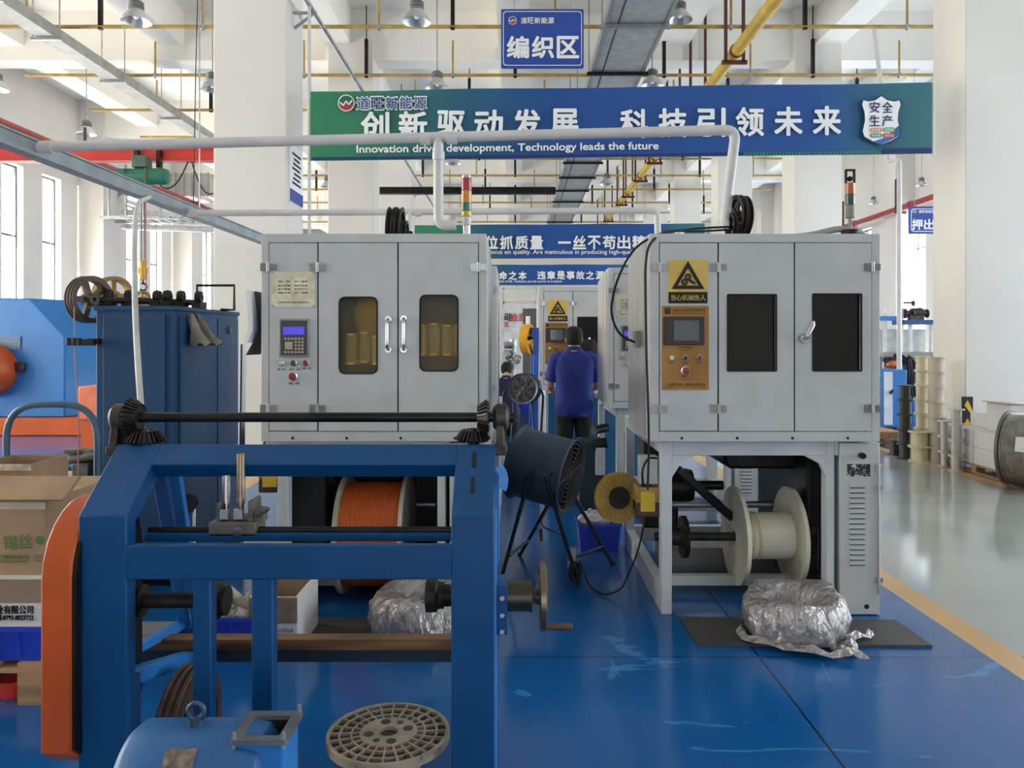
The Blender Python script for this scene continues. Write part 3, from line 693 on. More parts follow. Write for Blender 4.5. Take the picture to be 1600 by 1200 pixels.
def warning_sign(t, x0, x1, z0, z1, y):
    cx = (x0+x1)/2; w_ = x1-x0; h = z1-z0; zt = z0+h*.26
    s = MB().prism([(a, b) for a, b in rrect(w_, h, .012)], (cx, y, (z0+z1)/2), (1, 0, 0), (0, 0, 1), .003).build('warning_sign', SIGNY, t)
    MB().box(x0, x1, y-.005, y-.003, z0, zt).build('black_caption_band', INK, s)
    cz = zt+(z1-zt)*.5; R = w_*.44
    tri = lambda r, zz=0: [(r*math.cos(PI/2+2*PI*k/3)*1.02, r*math.sin(PI/2+2*PI*k/3)-r*.0+zz) for k in range(3)]
    cz2 = cz-(z1-zt)*.12
    MB().ring_prism(tri(R*1.08), tri(R*.68), (cx, y-.004, cz2), (1, 0, 0), (0, 0, 1), .002).build('warning_triangle', INK, s)
    f = MB()
    for gx, gz, r in ((0, .16, .2), (-.2, -.14, .2)):
        f.lathe([(r*R*.45, 0), (r*R, 0), (r*R, .002), (r*R*.45, .002)], (cx+gx*R, y-.004, cz2+gz*R), (0, -1, 0), 16, closed=True)
        f.cyl((cx+gx*R, y-.004, cz2+gz*R), (cx+gx*R, y-.006, cz2+gz*R), r*R*.25, n=10)
    f.bar((cx+.05*R, y-.005, cz2-.02*R), (cx+.42*R, y-.005, cz2-.24*R), .16*R, .002, (0, 0, 1)).build('gear_pictogram', INK, s)
    text([('当心机械伤人', (cx, y-.007, (z0+zt)/2), (zt-z0)*.5, w_*.88)], SIGNY, s, 'caption_lettering', .001, bold=.01)
def keypad_panel(t, X, Z, y):
    """panel with LCD, keys and four buttons; X, Z map pixel-like coordinates of the nearest machine"""
    b = MB().box(X(437), X(484), y-.012, y, Z(558), Z(498)).build('control_keypad', mat('keypad_bezel', (150, 152, 152), .4, .4), t, bev=.003)
    MB().box(X(440), X(481), y-.016, y-.012, Z(555), Z(501)).build('keypad_face', KEYP, b)
    MB().box(X(444), X(477), y-.018, y-.016, Z(523), Z(511)).build('lcd_screen', LCD, b)
    f = MB()
    for r in range(5):
        for c_ in range(6):
            if 1 <= r <= 3 and c_ < 3 : continue
            f.box(X(446+5.3*c_), X(449.6+5.3*c_), y-.02, y-.016, Z(531+5.2*r), Z(527.6+5.2*r))
    f.box(X(447), X(459), y-.02, y-.016, Z(546), Z(534)).build('key', mat('key_beige', (186, 172, 150), .5), b)
    button(t, X(440), y, Z(567), .015, mat('button_white_ring', (200, 200, 196), .4))
    button(t, X(459.5), y, Z(567), .015, BTN_G); button(t, X(478.5), y, Z(567), .015, BTN_R); button(t, X(459), y, Z(588), .02, BTN_R, big=True)
    text([('复 位', (X(440), y-.001, Z(577)), .012, .05), ('启 动', (X(461), y-.001, Z(577)), .013, .06), ('停 止', (X(480), y-.001, Z(575.5)), .013, .055), ('急 停', (X(460), y-.001, Z(599)), .014, .06)], INK, t, 'button_lettering', .001)
def gold_panel(t, X, Z, y):
    g = MB().box(X(1034), X(1107), y-.004, y, Z(609), Z(478)).build('control_panel', GOLD, t)
    MB().box(X(1036), X(1099), y-.03, y-.004, Z(539), Z(495)).build('touch_screen_housing', mat('screen_housing', (52, 42, 38), .45), g, bev=.004)
    MB().box(X(1051), X(1090), y-.033, y-.03, Z(532), Z(501)).build('touch_screen', SCREEN, g)
    text([('GSB-1A型高速编织机', (X(1076), y-.005, Z(484.5)), .018, .185), ('HIGH SPEED BRAIDING MACHINE', (X(1076), y-.005, Z(489.5)), .006, .18),
          ('人机界面', (X(1070), y-.005, Z(543)), .012, .075), ('Control Panel', (X(1070), y-.005, Z(547)), .006, .065),
          ('复位', (X(1048), y-.005, Z(567)), .011, .03), ('启动', (X(1070), y-.005, Z(567)), .011, .03), ('停止', (X(1092), y-.005, Z(567)), .011, .03),
          ('急停', (X(1070), y-.005, Z(588)), .012, .035), ('Emergency stop', (X(1070), y-.005, Z(592)), .006, .08),
          ('上海南洋电工器材有限公司', (X(1071), y-.005, Z(600.5)), .014, .215), ('Shanghai Nanyang Electric Equipment Co.,Ltd', (X(1071), y-.005, Z(604.5)), .007, .215)], mat('brown_print', (70, 40, 20), .6), g, 'panel_lettering', .001)
    MB().box(X(1038), X(1047), y-.006, y-.004, Z(491), Z(481)).build('maker_mark', mat('brown_print', (70, 40, 20), .6), g)
    button(t, X(1048.5), y-.004, Z(559), .013, BTN_W, mat('brass_ring', (190, 150, 70), .3, .8)); button(t, X(1070), y-.004, Z(559), .012, BTN_K); button(t, X(1092), y-.004, Z(559), .013, BTN_R)
    button(t, X(1070), y-.004, Z(579), .02, BTN_R, big=True)
def machine(label, x0, W, d, doors, style, grp='grey braiding machines', depth=.78, base_depth=1.5, inside=True):
    """doors: list of (x0, x1, window or None) relative to x0; heights common"""
    t = thing('braiding_machine', label, 'machine', (x0+W/2, d, 0), grp)
    ZT, ZBm = 2.137, .98; dz1, dz0 = 2.088, 1.036; yb = d+depth; x1 = x0+W; th = .025
    f = MB()
    ox0, ox1 = x0+doors[0][0], x0+doors[-1][1]
    f.box(x0, ox0, d, d+.03, ZBm, ZT).box(ox1, x1, d, d+.03, ZBm, ZT).box(ox0, ox1, d, d+.03, dz1, ZT).box(ox0, ox1, d, d+.03, ZBm, dz0)
    side = [(d+.03, ZBm), (yb, ZBm), (yb, ZT-.06), (d+.2, ZT), (d+.03, ZT)]
    f.prism(side, (x0, 0, 0), (0, 1, 0), (0, 0, 1), th).prism(side, (x1-th, 0, 0), (0, 1, 0), (0, 0, 1), th)
    f.box(x0+th, x1-th, yb-th, yb, ZBm, ZT-.06).box(x0+th, x1-th, d+.03, yb-th, ZBm, ZBm+.03)
    f.prism([(d+.03, ZT-.02), (d+.2, ZT-.02), (yb, ZT-.08), (yb, ZT-.06), (d+.2, ZT), (d+.03, ZT)], (x0+th, 0, 0), (0, 1, 0), (0, 0, 1), W-2*th)
    for a, b, w_ in doors[1:]: f.box(x0+a-.008, x0+a+.008, d+.02, d+.05, dz0, dz1)
    f.build('cabinet', GREYP, t, bev=.003)
    # stainless side sheets
    sh = [(d+.1, ZBm+.02), (yb-.01, ZBm+.02), (yb-.01, ZT-.075), (d+.2, ZT-.03), (d+.1, ZT-.03)]
    MB().prism(sh, (x0-.006, 0, 0), (0, 1, 0), (0, 0, 1), .005).build('side_sheet', STEEL, t)
    MB().prism(sh, (x1+.001, 0, 0), (0, 1, 0), (0, 0, 1), .005).build('side_sheet', STEEL, t)
    f = MB()
    for k in range(4): f.cyl((x0+W*(.14+.24*k), d-.002, 1.0), (x0+W*(.14+.24*k), d+.002, 1.0), .008, n=10)
    f.build('bolt_hole', GASK, t)
    for k, (a, b, win) in enumerate(doors):
        g = .004
        w4 = None
        if win: w4 = (x0+win[0], x0+win[1], win[2], win[3])
        o = door(t, x0+a+g, x0+b-g, dz0+g, dz1-g, d-.004, w4, .004 if style == 'R' else .03, PANE_D if style == 'R' else PANE_L)
        MB().box(x0+a-.003, x0+a+g, d+.004, d+.02, dz0, dz1).build('gasket', GASK, o)
    MB().box(ox0, ox1, d+.004, d+.02, dz1-.004, dz1+.002).box(ox0, ox1, d+.004, d+.02, dz0-.002, dz0+.004).box(ox1-.004, ox1+.003, d+.004, d+.02, dz0, dz1).build('gasket', GASK, t)
    for z in (1.95, 1.165):
        for xx in (x0+doors[0][0], x0+doors[1][0], ox1): hinge(t, xx, d-.004, z)
    # lower stand
    yf = d+.05; L0, L1 = x0+.075, x1+.018
    f = MB()
    t1 = .06
    f.box(L0, L0+t1, yf, yf+.08, 0, ZBm).box(L1-.295, L1-.25, yf, yf+.08, 0, ZBm)
    f.box(L0+t1, L1-.295, yf, yf+.05, ZBm-.085, ZBm).box(L1-.25, L1-.226, yf, yf+.05, ZBm-.085, ZBm)
    f.prism([(L0+t1, ZBm-.085), (L0+t1, ZBm-.21), (L0+t1+.05, ZBm-.13), (L0+t1+.13, ZBm-.085)], (0, yf+.03, 0), (1, 0, 0), (0, 0, 1), .03)
    f.prism([(L1-.295, ZBm-.085), (L1-.42, ZBm-.085), (L1-.335, ZBm-.13), (L1-.295, ZBm-.21)], (0, yf+.03, 0), (1, 0, 0), (0, 0, 1), .03)
    yb2 = d+base_depth
    f.box(L0, L0+t1, yb2-.08, yb2, 0, ZBm).box(L1-.1, L1, yb2-.08, yb2, 0, ZBm)
    f.box(L0, L0+t1, yf+.08, yb2-.08, .0, .14).box(L0, L0+t1, yf+.08, yb2-.08, ZBm-.08, ZBm).box(L1-.06, L1, yf+.25, yb2-.08, .0, .14).box(L1-.06, L1, yf+.25, yb2-.08, ZBm-.08, ZBm)
    f.box(L0+t1, L1-.06, yb2-.06, yb2, .05, .16).box(L0+t1, L1-.06, yb2-.06, yb2, ZBm-.1, ZBm)
    f.box(L0+t1, L1-.25, yf+.35, yf+.41, .05, .11)
    f.build('stand_frame', GREYL, t, bev=.004)
    # louvred electrical box
    e = MB().box(L1-.225, L1, yf-.012, yf+.24, .005, ZBm-.012).build('electrical_box', GREYP, t, bev=.004)
    f = MB()
    for k in range(16):
        z = .725-.029*k
        f.cyl((L1-.17, yf-.014, z), (L1-.085, yf-.014, z), .007, n=8)
    f.build('louver', GREYP, e)
    f = MB()
    for k in range(16): f.box(L1-.17, L1-.085, yf-.0135, yf-.011, .725-.029*k-.011, .725-.029*k-.0075)
    f.build('louver_slot', GASK, e)
    MB().box(L1-.185, L1-.055, yf-.0135, yf-.012, .78, .85).build('worn_label', mat('worn_label_print', (200, 200, 198), .6, var=.02, dark=((24, 24, 24), 26, .43)), e)
    MB().lathe([(0, -.04), (.016, -.04), (.018, -.02), (.013, -.018), (.013, 0), (0, 0)], (L1-.11, yf-.012, .9), (0, 1, 0), 14).build('knob', BLACK, e)
    MB().cyl((L1-.075, yf-.014, .05), (L1-.075, yf-.011, .05), .014, n=14).build('cable_hole', GASK, e)
    MB().cyl((L1-.01, yf-.02, .12), (L1-.01, yf-.02, .86), .006, n=8).build('door_rod', ZINC, e)
    for z in (.83, .72, .2): MB().box(L1-.03, L1+.012, yf-.024, yf-.012, z-.014, z+.014).build('latch', CHROME, e)
    if inside:
        MB().prism([(L0+.5, ZBm-.02), (L0+.5, ZBm-.22), (L0+.54, ZBm-.25), (L1-.16, ZBm-.25), (L1-.1, ZBm-.2), (L1-.1, ZBm-.02)], (0, d+1.2, 0), (1, 0, 0), (0, 0, 1), .62).build('gear_housing', BLACK, t, bev=.02)
        MB().box(L1-.29, L1-.07, d+.36, d+1.3, .12, ZBm-.1).build('dark_side_box', BLACK, t, bev=.02)  # black box added so the interior beside the spool stays dark
        MB().box(L0+t1, L0+.3, d+1.0, d+1.3, .25, ZBm-.1).build('dark_side_box', DARK, t, bev=.02)
        m = MB().cyl((L0+.12, d+.62, .62), (L0+.3, d+.62, .62), .1, n=22).cyl((L0+.3, d+.62, .62), (L0+.5, d+.62, .62), .03, n=12).cyl((L0+.08, d+.62, .62), (L0+.12, d+.62, .62), .08)
        for k in range(6): m.lathe([(.1, -.006), (.106, -.006), (.106, .006), (.1, .006)], (L0+.135+.027*k, d+.62, .62), (1, 0, 0), 22, closed=True)
        m.build('drive_motor', BLACK, t)
        MB().bar((L0+.14, d+.3, .78), (L0+.55, d+.5, .42), .05, .04).build('brace_arm', BLACK, t)
        MB().cyl((L0+.03, d+.42, .345), (L1-.1, d+.42, .345), .026, n=16).lathe([(.02, -.02), (.06, -.02), (.08, 0), (.06, .02), (.02, .02)], (L0+.2, d+.42, .345), (1, 0, 0), 16, closed=True).build('spool_shaft', DARK, t)
        MB().cyl((L0+.12, d+.42, .345), (L0+.2, d+.42, .345), .055).lathe([(.02, 0), (.13, 0), (.13, .03), (.02, .03)], (L0+.22, d+.55, .31), (1, 0, 0), 22, closed=True).build('brake_disc', DARK, t)
        MB().box(L1-.33, L1-.24, d+.3, d+.55, .1, .42).prism([(0, 0), (.3, 0), (.06, .5)], (L1-.36, d+.5, .1), (0, 1, 0), (0, 0, 1), .03).build('shaft_bracket', DARK, t, bev=.006)
        MB().cyl((L0+t1, d+.75, .47), (L1-.3, d+.75, .47), .022, n=12).build('guide_bar', ZINC, t)
        MB().box(L0+.12, L1-.28, d+.7, d+.9, .0, .2).build('drip_tray', mat('tray_dull', (128, 126, 124), .4, .6, bump=.1, bs=12), t)
    return t
def dx(x, d=4.27): return px(x, d)
K = 4.27/F
# --- R1: warning sign and gold panel
x0 = px(1015, 4.27); W = 1.281
r = lambda x: (x-1015)*K
zz = lambda y: pz(y, 4.27)
doorsR = [(r(1030), r(1122), None), (r(1122), r(1241), (r(1137), r(1212), zz(579), zz(461))), (r(1241), r(1362), (r(1270), r(1345), zz(579), zz(460)))]
R1 = machine('grey braiding machine with black windows and a yellow warning sign, beside the walkway line', x0, W, 4.27, doorsR, 'R')
ix = lambda x: px(x, 4.27)
warning_sign(R1, ix(1044), ix(1105), zz(474), zz(406), 4.266)
gold_panel(R1, ix, zz, 4.266)
def lever(t, p0, p1):
    f = MB().lathe([(0, -.03), (.024, -.03), (.03, -.01), (.03, 0), (0, 0)], p0, (0, 1, 0), 18)
    a = Vector(p0)+Vector((0, -.03, 0)); f.tube([a, a+Vector((.004, -.02, .012)), Vector(p1)+Vector((0, -.045, -.02)), Vector(p1)+Vector((0, -.045, 0))], [.012, .015, .017, .013], 12)
    f.build('door_handle', CHROME, t)
lever(R1, (ix(1254), 4.266, zz(529)), (ix(1264), 4.266, zz(502)))
# --- L1: name plate, keypad, tall D handles
x0 = px(408, 4.27)
r = lambda x: (x-408)*K
doorsL = [(r(420), r(497), None), (r(497), r(622), (r(531), r(589), zz(583), zz(465))), (r(622), r(748), (r(657), r(715), zz(579), zz(462)))]
def fit_left(t, X, y, full=True):
    Z = zz
    p = MB().box(X(425), X(493), y-.004, y, Z(480), Z(425)).build('name_plate', PLATE, t)
    it = [(s, (X(xx), y-.0055, Z(yy)), .01, wd) for yy, a, b in ((440, '型 号', '出厂编号'), (446.5, '锭子转速', '电机功率'), (452, '锭子数量', '外形尺寸'), (457.5, '编织节距', '出厂日期')) for s, xx, wd in ((a, 445, .07), (b, 471, .075))]
    it += [(s, (X(458), y-.0055, Z(472.5)), .009, .18) for s in ('上海南洋电工器材有限公司',)]
    text(it, INK, p, 'plate_lettering', .001)
    f = MB()
    for a, b in ((427, 427), (491, 427), (427, 478), (491, 478)): f.cyl((X(a), y-.007, Z(b)), (X(a), y-.003, Z(b)), .006, n=8)
    f.build('rivet', ZINC, p)
    keypad_panel(t, X, Z, y)
def d_handle(t, x, y, z0, z1, bend):
    MB().tube(round_path([(x, y, z0), (x+bend, y-.045, z0+.012), (x+bend, y-.045, z1-.012), (x, y, z1)], .03), .0105, 10).cyl((x, y, z0), (x, y-.008, z0), .018).cyl((x, y, z1), (x, y-.008, z1), .018).build('door_handle', CHROME, t)
def bobbins(t, x0, d):
    """carriers and yarn bobbins seen through the smoky windows"""
    ym = mat('yellow_carrier', (212, 166, 40), .5, var=.15); cm = mat('cream_yarn', (206, 190, 140), .8, var=.1, vs=40, stretch=(1, 1, 8)); bm_ = mat('brown_ring', (96, 78, 40), .5)
    MB().lathe([(.2, 0), (.33, 0), (.33, .12), (.2, .12)], (x0+.68, d+.38, 1.08), (0, 0, 1), 32, closed=True).build('carrier_ring', bm_, t)
    for k in range(10):
        a = 2*PI*k/10+.2; c = Vector((x0+.68+.4*math.cos(a), d+.37+.27*math.sin(a), 1.2))
        o = MB().cyl(c, c+Vector((0, 0, .17)), .055, n=14).build('bobbin', cm, t)
        MB().lathe([(0, 0), (.075, 0), (.075, .02), (0, .02)], c, (0, 0, 1), 14).lathe([(0, .17), (.075, .17), (.075, .19), (0, .19)], c, (0, 0, 1), 14).build('bobbin_flange', ym, o)
    MB().lathe([(.16, 0), (.22, .03), (.24, .16), (.2, .27), (.1, .31), (.1, .29), (.18, .24), (.2, .1)], (x0+.6, d+.34, 1.5), (0, 0, 1), 24, closed=True).build('forming_cone', ym, t)
def window_view(t):
    """yarn bobbins and cones close behind the smoky windows"""
    ym = mat('yellow_carrier', (244, 200, 60), .5, var=.1); cm = mat('cream_yarn', (240, 228, 186), .8, var=.12, vs=30, stretch=(4, 1, .4)); bm_ = mat('brown_ring', (96, 78, 40), .5)
    y = 4.27
    MB().lathe([(.06, -.1), (.1, -.1), (.13, -.02), (.13, .06), (.09, .12), (.05, .12), (.05, .04), (.09, .02), (.09, -.03)], (-.80, y+.155, 1.665), (0, 0, 1), 26, closed=True).build('forming_cone', ym, t)
    for X, z0, h, r, m in ((-.92, 1.42, .15, .036, cm), (-.845, 1.43, .15, .036, cm), (-.775, 1.42, .14, .036, cm), (-.53, 1.47, .15, .036, cm), (-.455, 1.47, .16, .036, cm), (-.38, 1.47, .15, .036, cm), (-.31, 1.47, .15, .036, cm)):
        o = MB().cyl((X, y+.06, z0), (X, y+.06, z0+h), r, n=18).build('bobbin', m, t)
        MB().cyl((X, y+.06, z0-.012), (X, y+.06, z0), r*1.25, n=18).cyl((X, y+.06, z0+h), (X, y+.06, z0+h+.012), r*1.25, n=18).build('bobbin_flange', ym, o)
    MB().box(-.6, -.24, y+.06, y+.2, 1.33, 1.45).box(-.98, -.74, y+.07, y+.2, 1.34, 1.405).build('carrier_ring', bm_, t)
L1 = machine('grey braiding machine with smoky windows and a blue display keypad, behind the blue winding stand', x0, 1.252, 4.27, doorsL, 'L')
fit_left(L1, ix, 4.266)
d_handle(L1, ix(607), 4.266, zz(546), zz(499), .0); d_handle(L1, ix(631), 4.266, zz(546), zz(498), .006)
window_view(L1)
# --- second row
mk = lambda X0: (lambda x: X0+(x-408)*K)
xL2 = -1.40; d2 = 6.15
L2 = machine('grey braiding machine standing directly behind the keypad machine, mostly hidden', xL2, 1.252, d2, doorsL, 'L', inside=False)
fit_left(L2, mk(xL2), d2-.004); d_handle(L2, xL2+r(607), d2-.004, zz(546), zz(499), 0)
xR2 = .765; d3 = 6.3
R2 = machine('grey braiding machine with a riveted plate and keypad behind the one with the warning sign', xR2, 1.252, d3, doorsL, 'L', inside=False)
fit_left(R2, mk(xR2), d3-.004); d_handle(R2, xR2+r(607), d3-.004, zz(546), zz(499), 0)
# --- far machine the operator faces
xC = px(842, 8.6)
C3 = machine('grey braiding machine with warning sign and gold panel that the man in blue is facing', xC, 1.281, 8.6, doorsR, 'R', inside=False)
mk2 = lambda x: xC+(x-1015)*K
warning_sign(C3, mk2(1044), mk2(1105), zz(474), zz(406), 8.596)
gold_panel(C3, mk2, zz, 8.596)
MB().box(xC+.1, xC+1.2, 8.5, 8.62, 0, .95).build('blue_base_panel', mat('teal_panel', (30, 96, 140), .5), C3)
# --- things carried on top of the machines: pulleys, cable hose
def pulley(t, c, axis, R, w_, m, name='pulley', spokes=5, grooves=1):
    """grooved wheel with open spokes"""
    h = w_/2; prof = [(R*.8, -h)]
    if grooves == 1: prof += [(R, -h), (R, -h*.7), (R*.88, 0), (R, h*.7), (R, h)]
    else:
        for g in range(grooves):
            a = -h+2*h*g/grooves; b = -h+2*h*(g+1)/grooves
            prof += [(R, a), (R, a+(b-a)*.15), (R*.93, (a+b)/2), (R, b-(b-a)*.15), (R, b)]
    prof += [(R*.8, h)]
    f = MB().lathe(prof, c, axis, 36, closed=True)
    a, u, v = basis(axis)
    f.lathe([(R*.08, -h*1.2), (R*.24, -h*1.2), (R*.24, h*1.2), (R*.08, h*1.2)], c, axis, 20, closed=True)
    for k in range(spokes):
        q = u*math.cos(2*PI*k/spokes)+v*math.sin(2*PI*k/spokes)
        f.obox(Vector(c)+q*R*.52, R*.62, R*.24, w_*.35, q, a.cross(q))
    return f.build(name, m, t)
for x, y0, y1, wd in ((612, 316, 384, 9), (624, 316, 384, 8)):
    pulley(L1, (px(x, 4.9), 4.9, 2.137+.12), (1, 0, -.05), .135, .04, DARK)
pulley(L1, (px(632, 4.9), 4.9, 2.137+.08), (1, 0, 0), .09, .04, DARK)
MB().cyl((px(604, 4.9), 4.9, 2.26), (px(644, 4.9), 4.9, 2.22), .018).box(px(628, 4.9), px(640, 4.9), 4.86, 4.94, 2.07, 2.24).build('pulley_bracket', DARK, L1)
for x, R_, dy in ((1143, .075, 0), (1153, .13, .02), (1164, .13, .05)):
    pulley(R1, (px(x, 4.6), 4.6+dy, 2.137+R_+.02), (1, .12, 0), R_, .03, DARK)
MB().cyl((px(1138, 4.6), 4.6, 2.26), (px(1172, 4.6), 4.65, 2.26), .016).box(px(1158, 4.6), px(1162, 4.6), 4.58, 4.66, 2.12, 2.28).build('pulley_bracket', DARK, R1)
# tower lights: lifted off by two screws, each its own thing
def tower(label, c, seg, r, cage):
    t = thing('tower_light', label, 'signal light', c)
    z = c[2]; MB().box(c[0]-.07, c[0]+.07, c[1]-.05, c[1]+.05, z, z+.035).cyl((c[0], c[1], z+.03), (c[0], c[1], z+.06), .05).build('base', DARK, t, bev=.006)
    z += .06
    for name, h, m, rr in seg:
        MB().cyl((c[0], c[1], z), (c[0], c[1], z+h), rr, n=20).build(name, m, t, bev=.003); z += h
    if cage:
        MB().box(c[0]-.028, c[0]-.02, c[1]-.01, c[1]+.01, z, z+.075).box(c[0]+.02, c[0]+.028, c[1]-.01, c[1]+.01, z, z+.075).box(c[0]-.028, c[0]+.028, c[1]-.01, c[1]+.01, z+.07, z+.08).ball((c[0], c[1], z+.025), .016).build('cage', BLACK, t)
lens = lambda n, c: mat(n, c, .25, var=.03, coat=.5)
c = (px(729, 4.7), 4.7, 2.118)
tower('red amber and green tower light on the keypad machine roof', c, [('pole', .07, CHROME, .024), ('collar', .05, PVC, .027), ('amber_lens', .035, lens('lens_yellow', (214, 178, 60)), .03), ('green_lens', .05, lens('lens_green', (52, 128, 100)), .031), ('amber_lens', .075, lens('lens_amber', (222, 152, 56)), .031), ('red_lens', .075, lens('lens_red', (182, 56, 66)), .031), ('cap', .018, CHROME, .029)], .03, False)
c = (px(1328, 4.5), 4.5, 2.13)
tower('amber and green tower light with small cage on the warning sign machine roof', c, [('pole', .07, GREYPLASTIC, .011), ('collar', .075, mat('tower_grey', (140, 138, 126), .5), .026), ('green_lens', .06, lens('lens_dgreen', (42, 74, 62)), .027), ('amber_lens', .07, lens('lens_brown', (176, 98, 44)), .027)], .027, True)
solo(MB().tube(round_path([(px(1165, 4.62), 4.62, 2.165), (px(1210, 4.6), 4.6, 2.155), (px(1260, 4.55), 4.55, 2.16), (px(1312, 4.5), 4.5, 2.2), (px(1345, 4.5), 4.52, 2.19), (px(1366, 4.5), 4.56, 2.12)], .15), .019, 10), 'corrugated_hose', mat('grey_hose', (158, 160, 160), .5), 'grey corrugated hose lying along the roof of the warning sign machine', 'hose')
solo(MB().tube(round_path([(px(712, 4.62), 4.62, 2.165), (px(722, 4.6), 4.6, 2.15), (px(745, 4.5), 4.55, 2.15), (px(756, 4.45), 4.5, 2.14)], .05), .012, 8), 'roof_cable', INK, 'short black cable beside the red amber and green tower light', 'cable')
# black leads over the roof of R1 and down its side
a = [P(1150, 354, 4.62), P(1080, 357, 4.5), P(1030, 366, 4.3), P(1012, 384, 4.22), P(1008, 420, 4.22), P(1010, 560, 4.22), P(1013, 640, 4.2), P(1014, 700, 4.25), P(1012, 765, 4.3)]
solo(MB().tube(round_path(a, .2, 4), .007, 6), 'black_cable', INK, 'black cable hanging down the side of the warning sign machine', 'cable', 'loose black cables')
a = [P(1150, 358, 4.6), P(1090, 362, 4.5), P(1040, 360, 4.35), P(990, 385, 4.3), P(962, 440, 4.35), P(953, 490, 4.45), P(968, 525, 4.55), P(1000, 538, 4.62)]
solo(MB().tube(round_path(a, .25, 4), .007, 6), 'black_cable', INK, 'black cable arching from the roof edge and looping into the steel side panel', 'cable', 'loose black cables')
MB().box(R1.location.x-.6405-.03, R1.location.x-.6405-.006, 4.56, 4.68, 1.5, 1.6).build('side_socket', GREYPLASTIC, R1)
# clipboard on the side of L1
t = thing('clipboard', 'dark clipboard with white papers hung on the side edge of the keypad machine', 'clipboard', P(402, 500, 4.4))
pts = [(0, .16), (.012, .05), (.014, -.06), (-.01, -.13), (-.05, -.2)]
f = MB().loft([[(px(404, 4.4)+a, 4.33, 1.66+b), (px(404, 4.4)+a, 4.56, 1.66+b), (px(404, 4.4)+a+.008, 4.56, 1.66+b), (px(404, 4.4)+a+.008, 4.33, 1.66+b)] for a, b in pts]); f.build('board', mat('dark_folder', (44, 48, 62), .5), t)
MB().loft([[(px(404, 4.4)+a-.022, 4.25, 1.66+b), (px(404, 4.4)+a-.022, 4.55, 1.66+b), (px(404, 4.4)+a-.002, 4.55, 1.66+b), (px(404, 4.4)+a-.002, 4.25, 1.66+b)] for a, b in pts[:4]]).build('paper', PAPER, t)

# --- spools held in the machines
def big_spool(label, c, R, rd, L_, m_fl, m_w, name='cable_spool', grooves=0, wob=0, cat='spool'):
    """spool lying on a horizontal X axis"""
    t = thing(name, label, cat, c)
    for s in (-1, 1):
        x = c[0]+s*L_/2
        f = MB().lathe([(.03, -.008), (R*.3, -.012), (R*.94, -.01), (R, -.012), (R, .012), (R*.94, .01), (R*.3, .012), (.03, .008)], (x, c[1], c[2]), (1, 0, 0), 44, closed=True)
        f.build('flange', m_fl, t)
    prof = [(rd, -L_/2+.012)]
    n = max(2, grooves)
    if grooves:
        for k in range(grooves):
            a = -L_/2+.014+(L_-.028)*k/grooves; b = -L_/2+.014+(L_-.028)*(k+1)/grooves; q = rd+random.uniform(-.003, .003)
            prof += [(q-.004, a), (q, (a*.7+b*.3)), (q, (a*.3+b*.7)), (q-.004, b)]
    prof += [(rd, L_/2-.012), (.03, L_/2-.012), (.03, -L_/2+.012)]
    MB().lathe(prof, c, (1, 0, 0), 40, closed=True).build('winding', m_w, t)
    return t
COPPER = mat('orange_wire', (226, 112, 52), .45, var=.16, vs=18, stretch=(14, .6, .6), bump=.3, bs=40)
MB().box(x0+.062, x0+.3, 4.5, 5.5, .16, .93).build('dark_interior_fill', mat('interior_black', (22, 21, 22), .6), L1, bev=.01)  # black boxes added to make the space behind the spool dark
MB().box(x0+.3, x0+1.0, 5.05, 5.5, .16, .95).build('dark_interior_fill', mat('interior_black', (22, 21, 22), .6), L1, bev=.01)
MB().box(x0+1.0, x0+1.2, 4.75, 5.5, .16, .95).build('dark_interior_fill', mat('interior_black', (22, 21, 22), .6), L1, bev=.01)
tO = big_spool('large spool of orange wire mounted in the keypad machine behind the stand', (px(589, 4.66), 4.66, .375), .35, .305, .37, mat('worn_grey_flange', (186, 178, 166), .5, var=.15), COPPER, grooves=46)
tI = big_spool('ivory plastic spool with a thin winding, mounted in the warning sign machine', (px(1192, 4.7), 4.7, .35), .295, .14, .335, mat('ivory_flange', (234, 226, 202), .45, var=.06, dark=((120, 106, 86), 11, .7)), IVORY)
f = MB()
for k in range(7): f.lathe([(.1405, -.002), (.1435, 0), (.1405, .002)], (tI.location.x-.12+.012*k+random.uniform(-.01, .01), 4.7, .35), (1, random.uniform(-.12, .12), random.uniform(-.12, .12)), 36, closed=True)
f.build('loose_yarn', mat('yellow_yarn', (206, 192, 130), .7), tI)
# amber reel and oiler on the side of R1
c = P(966, 777, 4.72)
t = thing('amber_reel', 'round amber plastic reel mounted low on the side of the warning sign machine', 'reel', c)
mb = MB().lathe([(.055, -.02), (.145, -.02), (.155, -.012), (.155, .02), (.055, .02)], c, (.25, -1, .05), 40, closed=True); mb.build('disc', AMBER, t)
f = MB(); a, u, v = basis((.25, -1, .05))
for k in range(28):
    q = u*math.cos(2*PI*k/28)+v*math.sin(2*PI*k/28); f.obox(c+q*.105+a*.022, .075, .008, .008, q, a)
f.build('rib', mat('amber_rib', (168, 136, 70), .4), t)
MB().lathe([(0, .04), (.064, .038), (.07, .024), (.07, -.03), (0, -.03)], c, (.25, -1, .05), 24).cyl(c+a*.02-u*.028, c+a*.045-u*.028, .014).build('hub', DARK, t)
MB().cyl(c-a*.02, (px(1003, 4.7), 4.76, c.z+.0), .02).build('axle', DARK, t)
